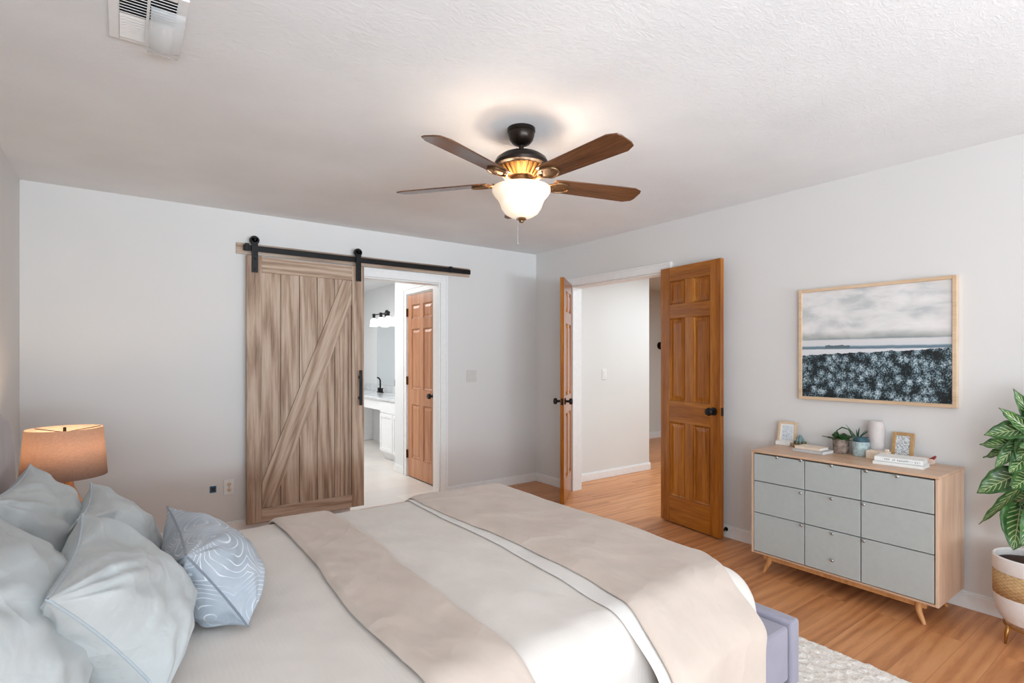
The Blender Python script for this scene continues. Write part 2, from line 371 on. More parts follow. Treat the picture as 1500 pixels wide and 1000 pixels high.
# ------------------------------------------------------------------ mesh helpers
class MB:
    def __init__(self): self.bm = bmesh.new()
    def box(self, x0, x1, y0, y1, z0, z1, mat=None):
        v = [self.bm.verts.new((x, y, z)) for x in (x0, x1) for y in (y0, y1) for z in (z0, z1)]
        if mat is not None:
            for q in v: q.co = mat @ q.co
        for f in ((0, 1, 3, 2), (4, 6, 7, 5), (0, 4, 5, 1), (2, 3, 7, 6), (0, 2, 6, 4), (1, 5, 7, 3)):
            self.bm.faces.new([v[i] for i in f])
        return self
    def tube(self, pts, r, n=12, cap=True, closed=False):
        pts = [Vector(p) for p in pts]; rs = r if isinstance(r, (list, tuple)) else [r] * len(pts)
        rings = []; ref = None; N = len(pts)
        for i, p in enumerate(pts):
            if closed: d = (pts[(i + 1) % N] - pts[i - 1]).normalized()
            else: d = (pts[min(i + 1, N - 1)] - pts[max(i - 1, 0)]).normalized()
            if ref is None: ref = Vector((0, 0, 1)) if abs(d.z) < 0.9 else Vector((1, 0, 0))
            a = d.cross(ref).normalized(); b = d.cross(a).normalized(); ref = -b if False else ref
            if abs(d.dot(ref)) > 0.97:
                ref = a; a = d.cross(ref).normalized(); b = d.cross(a).normalized()
            rings.append([self.bm.verts.new(p + (a * cos(2 * pi * k / n) + b * sin(2 * pi * k / n)) * rs[i]) for k in range(n)])
        for i in range(N if closed else N - 1):
            A, B = rings[i], rings[(i + 1) % N]
            for k in range(n): self.bm.faces.new((A[k], A[(k + 1) % n], B[(k + 1) % n], B[k]))
        if cap and not closed:
            self.bm.faces.new(rings[0][::-1]); self.bm.faces.new(rings[-1])
        return self
    def lathe(self, prof, c=(0, 0, 0), n=40, axis='z', uv=False, cap=True):
        c = Vector(c); rings = []
        for r, h in prof:
            ring = []
            for k in range(n):
                a = 2 * pi * k / n
                p = {'z': (r * cos(a), r * sin(a), h), 'x': (h, r * cos(a), r * sin(a)), 'y': (r * sin(a), h, r * cos(a))}[axis]
                ring.append(self.bm.verts.new(c + Vector(p)))
            rings.append(ring)
        lay = self.bm.loops.layers.uv.verify() if uv else None
        for i in range(len(rings) - 1):
            for k in range(n):
                f = self.bm.faces.new((rings[i][k], rings[i][(k + 1) % n], rings[i + 1][(k + 1) % n], rings[i + 1][k]))
                if uv:
                    for lp, q in zip(f.loops, ((k, i), (k + 1, i), (k + 1, i + 1), (k, i + 1))): lp[lay].uv = (q[0] / n, q[1] / (len(rings) - 1))
        if cap:
            if prof[0][0] > 1e-4: self.bm.faces.new(rings[0][::-1])
            if prof[-1][0] > 1e-4: self.bm.faces.new(rings[-1])
        return self
    def prism(self, poly, z0, z1, mat=None):
        a = [self.bm.verts.new((x, y, z0)) for x, y in poly]; b = [self.bm.verts.new((x, y, z1)) for x, y in poly]
        if mat is not None:
            for q in a + b: q.co = mat @ q.co
        n = len(poly)
        self.bm.faces.new(a[::-1]); self.bm.faces.new(b)
        for i in range(n): self.bm.faces.new((a[i], a[(i + 1) % n], b[(i + 1) % n], b[i]))
        return self
    def grid(self, P, uv=False, closed_u=False):
        V = [[self.bm.verts.new(p) for p in row] for row in P]
        lay = self.bm.loops.layers.uv.verify() if uv else None
        n, m = len(V), len(V[0])
        for i in range(n - 1):
            for j in range(m - 1):
                f = self.bm.faces.new((V[i][j], V[i + 1][j], V[i + 1][j + 1], V[i][j + 1]))
                if uv:
                    for lp, (a, b) in zip(f.loops, ((i, j), (i + 1, j), (i + 1, j + 1), (i, j + 1))): lp[lay].uv = (a / (n - 1), b / (m - 1))
        return self
    def build(self, name, mat, parent=None, bevel=0.0, smooth=False, loc=None, subsurf=0, solid=0.0, seg=2, weld=False, solid_off=-1):
        if weld: bmesh.ops.remove_doubles(self.bm, verts=self.bm.verts, dist=1e-5)
        bmesh.ops.recalc_face_normals(self.bm, faces=self.bm.faces)
        me = bpy.data.meshes.new(name); self.bm.to_mesh(me); self.bm.free()
        me.materials.append(mat)
        if smooth:
            for p in me.polygons: p.use_smooth = True
            if smooth == 'auto': me.set_sharp_from_angle(angle=radians(35))
        o = bpy.data.objects.new(name, me); COL.objects.link(o)
        if loc is not None: o.location = loc
        if parent is not None: o.parent = parent
        if solid:
            m = o.modifiers.new('solid', 'SOLIDIFY'); m.thickness = solid; m.offset = solid_off
        if bevel:
            m = o.modifiers.new('bevel', 'BEVEL'); m.width = bevel; m.segments = seg; m.limit_method = 'ANGLE'; m.angle_limit = radians(40)
        if subsurf:
            m = o.modifiers.new('sub', 'SUBSURF'); m.levels = subsurf; m.render_levels = subsurf
        return o
def tag(o, label=None, cat=None, group=None, kind=None):
    if label: o['label'] = label
    if cat: o['category'] = cat
    if group: o['group'] = group
    if kind: o['kind'] = kind
    return o
def thing(name, label, cat, loc=(0, 0, 0), rz=0.0, group=None, kind=None):
    o = bpy.data.objects.new(name, None); COL.objects.link(o); o.location = loc; o.rotation_euler = (0, 0, rz)
    o.empty_display_size = 0.05
    return tag(o, label, cat, group, kind)
def structure(name, mb, mat, label, cat, **kw):
    return tag(mb.build(name, mat, **kw), label, cat, None, 'structure')
def fbm(p, sc, oct=3):
    return noise.fractal(Vector(p) * sc, 1.0, 2.0, oct)

# ------------------------------------------------------------------ room shell
RW, H, YB, T = 4.137, 2.44, YBACK, 0.12
structure('floor', MB().box(-RW - T, 6.2, YB - T, 0.06, -0.10, 0.0).box(0.0, 6.2, 0.06, 1.37, -0.10, 0.0), M['floor'], 'orange brown wood plank floor', 'floor')
structure('floor_bathroom', MB().box(-3.2, -0.05, 0.06, 4.5, -0.10, 0.0), M['tile'], 'pale stone tile floor of the bathroom', 'floor')
structure('ceiling', MB().box(-RW - T, T, YB - T, T, H, H + 0.1), M['ceiling'], 'white textured bedroom ceiling', 'ceiling')
structure('ceiling_bathroom', MB().box(-3.2, -0.05, T, 4.5, H, H + 0.1), M['bath_wall'], 'plain white bathroom ceiling', 'ceiling')
structure('ceiling_hall', MB().box(T, 6.2, YB - T, 1.37, H, H + 0.1), M['hall_wall'], 'plain white ceiling of the hall', 'ceiling')
lw = MB(); swin = ((-7.8, -6.55), (-6.45, -5.2))
for a, b, z0, z1 in ((YB - T, -7.8, 0, H), (-6.55, -6.45, 0, H), (-5.2, T, 0, H), (-7.8, -6.55, 0, .45), (-7.8, -6.55, 2.2, H), (-6.45, -5.2, 0, .45), (-6.45, -5.2, 2.2, H)):
    lw.box(-RW - T, -RW, a, b, z0, z1)
structure('wall_left', lw, M['wall'], 'pale grey wall behind the headboard', 'wall')
for i, (a, b) in enumerate(swin):
    f = MB()
    for q in ((a, a + .05, .45, 2.2), (b - .05, b, .45, 2.2), (a + .05, b - .05, .45, .5), (a + .05, b - .05, 2.15, 2.2)):
        f.box(-RW - .09, -RW - .03, q[0], q[1], q[2], q[3])
    structure('window_%d' % (i + 3), f, M['trim'], 'white window frame in the headboard wall, %s' % ('farther from the bed' if i == 0 else 'nearer the bed'), 'window')
AO0, AO1, DH = -2.05, -1.172, 2.035     # opening in the far wall
structure('wall_far', MB().box(-RW, AO0, 0, T, 0, H).box(AO1, T, 0, T, 0, H).box(AO0, AO1, 0, T, DH, H), M['wall'], 'pale grey wall with the sliding barn door', 'wall')
BO0, BO1 = -0.572, -1.70                # opening in the right wall
structure('wall_right', MB().box(0, T, BO0, 0, 0, H).box(0, T, YB, BO1, 0, H).box(0, T, BO1, BO0, DH, H), M['wall'], 'pale grey wall with the double doorway and dresser', 'wall')
rear = MB()
wins = ((-3.85, -2.1), (-2.0, -0.3))  # unseen rear windows, assumed and widened for the light
for a, b, z0, z1 in ((-RW, -3.85, 0, H), (-2.1, -2.0, 0, H), (-0.3, T, 0, H), (-3.85, -2.1, 0, 0.45), (-3.85, -2.1, 2.2, H), (-2.0, -0.3, 0, 0.45), (-2.0, -0.3, 2.2, H)):
    rear.box(a, b, YB - T, YB, z0, z1)
structure('wall_rear', rear, M['wall'], 'pale grey wall with two wide windows', 'wall')
for i, (a, b) in enumerate(wins):
    f = MB()
    for q in ((a, a + .05, .45, 2.2), (b - .05, b, .45, 2.2), (a + .05, b - .05, .45, .5), (a + .05, b - .05, 2.15, 2.2), ((a + b) / 2 - .02, (a + b) / 2 + .02, .5, 2.15)):
        f.box(q[0], q[1], YB - 0.09, YB - 0.03, q[2], q[3])
    structure('window_%d' % (i + 1), f, M['trim'], 'white window frame in the rear wall, %s' % ('nearer the bed' if i == 0 else 'nearer the dresser'), 'window')

def base_y(name, x0, x1, y, d, label, h=0.09):   # board along x on a wall at y, room on side d
    m = MB(); m.box(x0, x1, min(y, y + d * .014), max(y, y + d * .014), 0, h - .012); m.box(x0, x1, min(y, y + d * .008), max(y, y + d * .008), h - .012, h)
    return structure(name, m, M['trim'], label, 'baseboard', bevel=0.003)
def base_x(name, y0, y1, x, d, label, h=0.09):
    m = MB(); m.box(min(x, x + d * .014), max(x, x + d * .014), y0, y1, 0, h - .012); m.box(min(x, x + d * .008), max(x, x + d * .008), y0, y1, h - .012, h)
    return structure(name, m, M['trim'], label, 'baseboard', bevel=0.003)
base_y('baseboard_far', -RW, -2.12, 0, -1, 'white baseboard under the wall outlet')
base_y('baseboard_far.001', -1.094, 0, 0, -1, 'white baseboard between the bathroom doorway and the room corner')
base_x('baseboard_right', -0.50, -0.014, 0, -1, 'short white baseboard between the corner and the narrow open door')
base_x('baseboard_right.001', YB, -1.775, 0, -1, 'white baseboard running behind the dresser')
base_x('baseboard_left', YB, -0.014, -RW, 1, 'white baseboard behind the bed')

def casing_y(name, x0, x1, y, d, label):  # around opening in wall at y
    m = MB(); w = 0.073
    a, b = sorted((y, y + d * .018))
    m.box(x0 - w, x0, a, b, 0, DH + w); m.box(x1, x1 + w, a, b, 0, DH + w); m.box(x0, x1, a, b, DH, DH + w)
    a, b = sorted((y + d * .018, y + d * .026))
    m.box(x0 - w, x0 - w + .02, a, b, 0, DH + w); m.box(x1 + w - .02, x1 + w, a, b, 0, DH + w); m.box(x0 - w + .02, x1 + w - .02, a, b, DH + w - .02, DH + w)
    a, b = sorted((y, y - d * T))
    m.box(x0 - .001, x0 + .012, a, b, 0, DH); m.box(x1 - .012, x1 + .001, a, b, 0, DH); m.box(x0 + .012, x1 - .012, a, b, DH - .012, DH)
    return structure(name, m, M['trim'], label, 'trim', bevel=0.003)
def casing_x(name, y0, y1, x, d, label):
    m = MB(); w = 0.073
    a, b = sorted((x, x + d * .018))
    m.box(a, b, y0 - w, y0, 0, DH + w); m.box(a, b, y1, y1 + w, 0, DH + w); m.box(a, b, y0, y1, DH, DH + w)
    a, b = sorted((x + d * .018, x + d * .026))
    m.box(a, b, y0 - w, y0 - w + .02, 0, DH + w); m.box(a, b, y1 + w - .02, y1 + w, 0, DH + w); m.box(a, b, y0 - w + .02, y1 + w - .02, DH + w - .02, DH + w)
    a, b = sorted((x, x - d * T))
    m.box(a, b, y0 - .001, y0 + .012, 0, DH); m.box(a, b, y1 - .012, y1 + .001, 0, DH); m.box(a, b, y0 + .012, y1 - .012, DH - .012, DH)
    return structure(name, m, M['trim'], label, 'trim', bevel=0.003)
casing_y('trim_1', AO0, AO1, 0, -1, 'white door casing around the bathroom doorway')
casing_x('trim_2', BO1, BO0, 0, -1, 'white door casing around the double doorway to the hall')

# hall beyond the double doors
structure('wall_hall', MB().box(T, 1.45, -0.34, -0.24, 0, H).box(1.35, 1.45, -0.24, 1.25, 0, H), M['hall_wall'], 'white hall wall with a light switch seen through the double doorway', 'wall')
structure('wall_hall_end', MB().box(1.45, 6.2, 1.25, 1.37, 0, H).box(6.08, 6.2, YB - T, 1.25, 0, H).box(T, 6.08, YB - T, YB, 0, H), M['hall_wall'], 'grey wall at the far end of the hall', 'wall')
base_y('baseboard_hall', T, 1.464, -0.34, -1, 'white baseboard along the hall wall with the switch', 0.085)
base_x('baseboard_hall.001', -0.34, 1.25, 1.45, 1, 'white baseboard round the hall wall corner')
base_y('baseboard_hall_end', 1.465, 6.08, 1.25, -1, 'white baseboard at the far end of the hall', 0.10)

# bathroom beyond the barn door
BX, VX = -1.02, -0.31
bw = MB()
bd0, bd1 = 0.33, 1.04
bw.box(BX, BX + .1, T, bd0, 0, H).box(BX, BX + .1, bd1, 1.38, 0, H).box(BX, BX + .1, bd0, bd1, DH, H)
bw.box(BX + .1, VX, 1.28, 1.38, 0, H)
structure('wall_bathroom', bw, M['bath_wall'], 'white bathroom wall holding the closed wooden closet door', 'wall')
structure('wall_vanity', MB().box(VX, VX + .1, 1.28, 4.5, 0, H).box(-3.2, VX, 4.4, 4.5, 0, H).box(-3.2, -3.1, T, 4.4, 0, H), M['bath_wall'], 'pale bathroom wall behind the vanity', 'wall')
structure('wall_closet', MB().box(BX + .1, VX, T, T + .02, 0, H).box(VX - .02, VX, T + .02, 1.28, 0, H), M['bath_wall'], 'wall inside the closet', 'wall')
base_x('baseboard_bathroom', bd1 + .075, 1.38, BX, -1, 'white baseboard beside the closet door')
base_y('baseboard_bathroom.001', BX - .014, VX - .55, 1.38, 1, 'white baseboard round the bathroom wall end')
casing_x('trim_3', bd0, bd1, BX, -1, 'white casing around the closet door in the bathroom')

# ------------------------------------------------------------------ six panel doors
def knob_mb(sign, y0, zc, xc):
    m = MB(); s = sign
    m.lathe([(0.0, y0 - .002 * s), (.03, y0 - .001 * s), (.03, y0 + .006 * s), (.011, y0 + .010 * s), (.011, y0 + .035 * s), (.026, y0 + .042 * s), (.030, y0 + .055 * s), (.024, y0 + .068 * s), (0.0, y0 + .071 * s)], (xc, 0, zc), 24, 'y')
    return m
def six_panel(name, label, loc, rz, w, h, zb, mats, knob_x, hinge=False, knob_sides=(1, -1), th=0.035):
    """local x along the leaf from the hinge, y thickness (0..th), z up"""
    t = thing(name, label, 'door', (loc[0], loc[1], 0), rz, kind='structure')
    mv, mh = mats
    sw = 0.105 if w > .6 else 0.095; cx = w / 2
    rails = [(zb, zb + .21), (zb + .80, zb + .97), (zb + 1.63, zb + 1.74), (h - .11, h)]
    for a, b in ((0, sw), (w - sw, w)): MB().box(a, b, 0, th, zb, h).build('stile', mv, t, bevel=0.002)
    for a, b in rails: MB().box(sw, w - sw, 0, th, a, b).build('rail', mh, t, bevel=0.002)
    mu = .085 if w > .6 else .08
    for i in range(3):
        z0, z1 = rails[i][1], rails[i + 1][0]
        MB().box(cx - mu / 2, cx + mu / 2, 0, th, z0, z1).build('mullion', mv, t, bevel=0.002)
        for a, b in ((sw, cx - mu / 2), (cx + mu / 2, w - sw)):
            m = MB(); m.box(a, b, th / 2 - .006, th / 2 + .006, z0, z1)
            # sticking frame and raised field on both faces
            for s in (0, 1):
                def Y(d): return d if s == 0 else th - d
                o = [(a + .004, z0 + .004), (b - .004, z0 + .004), (b - .004, z1 - .004), (a + .004, z1 - .004)]
                i1 = .016; i2 = .042
                r1 = [(a + i1, z0 + i1), (b - i1, z0 + i1), (b - i1, z1 - i1), (a + i1, z1 - i1)]
                r2 = [(a + i2, z0 + i2), (b - i2, z0 + i2), (b - i2, z1 - i2), (a + i2, z1 - i2)]
                ring = [(o, Y(.0035)), (r1, Y(.012)), (r1, Y(.0115)), (r2, Y(.004))]
                vs = [[m.bm.verts.new((x, yy, z)) for x, z in pts] for pts, yy in ring]
                for k in range(len(vs) - 1):
                    for q in range(4): m.bm.faces.new((vs[k][q], vs[k][(q + 1) % 4], vs[k + 1][(q + 1) % 4], vs[k + 1][q]))
                m.bm.faces.new(vs[-1])
            m.build('panel', mv, t)
    for s in knob_sides:
        tag(knob_mb(s, th if s > 0 else 0, zb + .92, knob_x).build('knob', M['black'], t, smooth='auto'), 'black round knob')
    MB().box(w - .0005, w + .0015, th / 2 - .012, th / 2 + .012, zb + .89, zb + .95).build('latch_plate', M['bronze'], t)
    if hinge:
        for z in (.24, 1.06, 1.82):
            MB().tube([(-.006, -.008, zb + z - .045), (-.006, -.008, zb + z + .045)], .0075, 10).box(-.004, .02, -.003, .001, zb + z - .045, zb + z + .045).build('hinge', M['hinge'], t)
    return t
# left leaf: hinge at the jamb near the corner, swung about 50 degrees past the wall line
lf = Vector((-0.404, -0.909)); lh = Vector((-0.004, -0.576)); ld = (lf - lh)
lh = lh - Vector((-ld.y, ld.x)).normalized() * .035
six_panel('door_1', 'narrow honey pine six panel door swung open, seen edge on near the room corner', (lh.x, lh.y), math.atan2(ld.y, ld.x), 0.535, 2.05, .012, (M['pine_z'], M['pine_x']), 0.535 - .06)
rf = Vector((-0.118, -2.283)); rh = Vector((-0.046, -1.692)); rd = rf - rh
six_panel('door_2', 'honey pine six panel door swung right back against the wall beside the dresser', (rh.x, rh.y), math.atan2(rd.y, rd.x), 0.592, 2.05, .012, (M['pine_z'], M['pine_x']), 0.592 - .06, knob_sides=(-1,))
# closet door in the bathroom (local x runs from the far hinge side towards the bedroom)
six_panel('door_3', 'closed wooden six panel closet door seen through the bathroom doorway', (BX - .004, bd1 - .014), -pi / 2, bd1 - bd0 - .028, DH - .016, .012, (M['bathdoor_z'], M['bathdoor_z']), bd1 - bd0 - .09, hinge=True, knob_sides=(-1,))

# ------------------------------------------------------------------ barn door and its rail
bx0, bx1, by, bz0, bz1 = -2.859, -1.945, -0.040, 0.065, 2.105
bt = thing('sliding_barn_door', 'grey oak sliding barn door with diagonal brace hung on a black rail', 'door', ((bx0 + bx1) / 2, by, 0))
cxb = (bx0 + bx1) / 2; hw = (bx1 - bx0) / 2
yf = -.036  # front of planks, local
nb = 5; inner = hw - .105; pw = 2 * inner / nb
MB().box(-inner, inner, -.008, -.001, bz0 + .1, bz1 - .12).build('backing', M['oak_gap'], bt)
for k in range(nb):
    MB().box(-inner + k * pw + .002, -inner + (k + 1) * pw - .002, -.020, -.0085, bz0 + .1, bz1 - .12).build('plank', M['oak_z'], bt, bevel=0.002)
MB().box(-hw, -inner, -.036, 0, bz0, bz1).build('stile', M['oak_z'], bt, bevel=0.003)
MB().box(inner, hw, -.036, 0, bz0, bz1).build('stile', M['oak_z'], bt, bevel=0.003)
MB().box(-inner, inner, -.036, 0, bz1 - .125, bz1 - .004).build('rail', M['oak_x'], bt, bevel=0.003)
MB().box(-inner, inner, -.036, 0, bz0, bz0 + .105).build('rail', M['oak_x'], bt, bevel=0.003)
# diagonal brace clipped to the panel field
z0, z1 = bz0 + .107, bz1 - .127
bwd = .125
poly = [(-inner + .003, z0 + .002), (-inner + .078, z0 + .002), (inner - .003, z1 - .20), (inner - .003, z1 - .002), (inner - .078, z1 - .002), (-inner + .003, z0 + .20)]
ang = math.atan2(z1 - z0, 2 * inner)            # brace runs along its own local z
c0 = Vector((0, (z0 + z1) / 2))
loc2 = []
for x, z in poly:
    d = Vector((x, z)) - c0; loc2.append((d.x * sin(ang) - d.y * cos(ang), d.x * cos(ang) + d.y * sin(ang)))
mb = MB(); mb.prism(loc2, .0205, .036, Matrix(((1, 0, 0, 0), (0, 0, -1, 0), (0, 1, 0, 0), (0, 0, 0, 1))))
br = mb.build('brace', M['oak_z'], bt, bevel=0.003)
br.matrix_local = Matrix.Translation((0, 0, c0.y)) @ Matrix.Rotation(pi / 2 - ang, 4, 'Y')
for xc in (-2.803, -1.995):
    hg = MB(); lx = xc - cxb
    hg.box(lx - .022, lx + .022, -.045, -.0365, 1.975, 2.235); hg.tube([(lx, -.045, 2.225), (lx, -.0365, 2.225)], .022, 20)
    ho = hg.build('hanger', M['black'], bt, bevel=0.001)
    MB().lathe([(0, -.034), (.034, -.034), (.034, -.028), (.027, -.026), (.027, -.018), (.034, -.016), (.034, -.012), (0, -.012)], (lx, 0, 2.221), 28, 'y').build('wheel', M['black'], ho, smooth='auto')
    for z in (2.222, 2.08, 2.0):
        MB().lathe([(0.008, -.044), (.008, -.049), (.005, -.051), (0, -.051)], (lx, 0, z), 10, 'y').build('bolt', M['black'], ho)
hm = MB(); hx = inner + .062
hz0, hz1 = Yp(530, 593, -.1).z, Yp(530, 542, -.1).z
hm.box(hx - .011, hx + .011, -.085, -.067, hz0, hz1)
for z in (hz0 + .06, hz1 - .06): hm.box(hx - .010, hx + .010, -.067, -.0365, z - .012, z + .012)
tag(hm.build('pull_handle', M['black'], bt, bevel=0.002), 'black bar pull handle')
rail = thing('barn_door_rail', 'long black steel sliding door rail on a thin wooden backing board', 'rail', (-1.87, 0, 2.16))
rc = rail.location
MB().box(-1.05, 1.017, -.018, -.0005, -.042, .042).build('backing_board', M['oak_x'], rail, bevel=0.002)
MB().box(-1.01, 1.0, -.064, -.056, -.022, .022).build('rail_bar', M['black'], rail, bevel=0.001)
for x in (-.95, -.45, .05, .5, .93): MB().tube([(x, -.056, 0), (x, -.018, 0)], .009, 12).lathe([(.011, -.064), (.011, -.069), (0, -.069)], (x, 0, 0), 6, 'y').build('spacer', M['black'], rail)
for x in (-.985, .78): MB().box(x - .014, x + .014, -.072, -.05, -.024, .034).build('end_stop', M['black'], rail, bevel=0.002)

# ------------------------------------------------------------------ wall plates
def outlet():
    p = Yp(335.5, 713, 0); t = thing('wall_outlet', 'white duplex power outlet on the wall left of the barn door', 'outlet', (p.x, 0, p.z))
    pl = MB().box(-.036, .036, -.006, -.0003, -.058, .058).build('cover_plate', M['plate'], t, bevel=0.003)
    for s in (-1, 1):
        r = MB().tube([(0, -.0085, s * .02), (0, -.005, s * .02)], .0165, 20).build('receptacle', M['cream'], t)
        MB().box(-.0075, -.0045, -.009, -.0082, s * .02 - .002, s * .02 + .008).box(.0045, .0075, -.009, -.0082, s * .02 - .002, s * .02 + .008).tube([(0, -.009, s * .02 - .008), (0, -.0082, s * .02 - .008)], .003, 8).build('slot', M['dark'], r)
    MB().tube([(0, -.007, 0), (0, -.0055, 0)], .003, 8).build('screw', M['chrome'], t)
outlet()
p = Yp(312, 716.5, 0)
t = thing('wall_jack', 'small square blue wall patch beside the power outlet', 'jack', (p.x, 0, p.z))
MB().box(-.021, .021, -.005, -.0003, -.024, .024).build('cover', M['blue'], t, bevel=0.001)
MB().box(-.012, .012, -.007, -.005, -.014, .014).build('socket', M['dark'], t)
def switch(loc, rz, n, label, mat):
    t = thing('light_switch', label, 'switch', loc, rz, 'wall light switches')
    w = .035 + .023 * (n - 1)
    MB().box(-w, w, -.006, -.0003, -.058, .058).build('cover_plate', mat, t, bevel=0.003)
    for k in range(n):
        x = (k - (n - 1) / 2) * .046
        MB().box(x - .016, x + .016, -.009, -.0055, -.033, .033).build('rocker', mat, t, bevel=0.002)
p = Yp(690.5, 550.5, 0); switch((p.x, 0, p.z), 0, 2, 'double rocker light switch on the bedroom wall right of the bathroom doorway', M['almond'])
p = Yp(885, 548, -.34); switch((p.x, -.34, p.z), 0, 1, 'single white light switch on the hall wall seen through the double doorway', M['plate'])
p = Yp(966, 506, 1.25)
t = thing('wall_hook', 'small round dark fitting on the far hall wall beside the open pine door', 'hook', (p.x, 1.25, p.z))  # knob shaped fitting of unknown use
MB().lathe([(0, -.0003), (.06, -.0003), (.06, -.012), (.02, -.02), (.02, -.04), (.045, -.05), (.05, -.07), (.035, -.085), (0, -.088)], (0, 0, 0), 24, 'y').build('body', M['bronze'], t, smooth='auto')
MB().lathe([(0.014, -.084), (.014, -.092), (0, -.093)], (0, 0, 0), 16, 'y').build('centre', M['brass'], t)
p = Xp(1064, 774.5, -.014)
t = thing('door_stop', 'small black door stop on the baseboard beside the pine door', 'door stop', (-.0143, p.y, p.z))
MB().tube([(0, 0, 0), (-.004, 0, 0)], .015, 14).tube([(-.004, 0, 0), (-.03, 0, 0)], .006, 10).build('stem', M['black'], t)
MB().tube([(-.03, 0, 0), (-.042, 0, 0)], .011, 14).build('bumper', M['black'], t, bevel=0.002)

# ------------------------------------------------------------------ ceiling vent
def vent():
    a, b = Zp(163, 48, H), Zp(264, 84, H)   # two visible lower corners of the frame
    x0, x1, y1 = -3.66, -3.452, -2.215
    y0 = -2.58
    t = thing('ceiling_vent', 'white slatted air vent with a clear plastic deflector on the ceiling', 'vent', ((x0 + x1) / 2, (y0 + y1) / 2, H))
    hx, hy = (x1 - x0) / 2, (y1 - y0) / 2; w = .03
    f = MB()
    for q in ((-hx, -hx + w, -hy, hy), (hx - w, hx, -hy, hy), (-hx + w, hx - w, -hy, -hy + w), (-hx + w, hx - w, hy - w, hy)): f.box(*q, -.008, -.0003)
    f.build('frame', M['trim'], t, bevel=0.003)
    MB().box(-hx + w, hx - w, -hy + w, hy - w, -.002, -.0003).build('duct_opening', M['dark'], t)
    n = 18; L = 2 * (hy - w)
    for k in range(n):
        yy = -hy + w + (k + .5) * L / n
        s = -1 if k >= n / 2 else 1
        mt = Matrix.Translation((0, yy, -.009)) @ Matrix.Rotation(radians(32 if s > 0 else -16), 4, 'X')
        MB().box(-hx + w, hx - w, -.0075, .0075, -.0007, .0007, mt).build('slat', M['trim'], t)
    MB().box(-.004, .004, -hy + w, hy - w, -.014, -.011).build('divider', M['trim'], t)
    # curved clear deflector over the half towards the bed foot
    g = NT('clear_plastic'); g.b.inputs['Base Color'].default_value = (0.9, 0.92, 0.92, 1); g.b.inputs['Roughness'].default_value = 0.15; g.b.inputs['Alpha'].default_value = 0.38
    P = []
    for i in range(13):
        a_ = i / 12; row = []
        for j in range(2):
            row.append((.005 + j * (hx - .012), -hy + .05 + a_ * (2 * hy - .02), -.012 - .05 * sin(pi * (a_ * .9 + .1)) ** .8))
        P.append(row)
    MB().grid(P).build('deflector', g.m, t, smooth=True, solid=0.002)
vent()

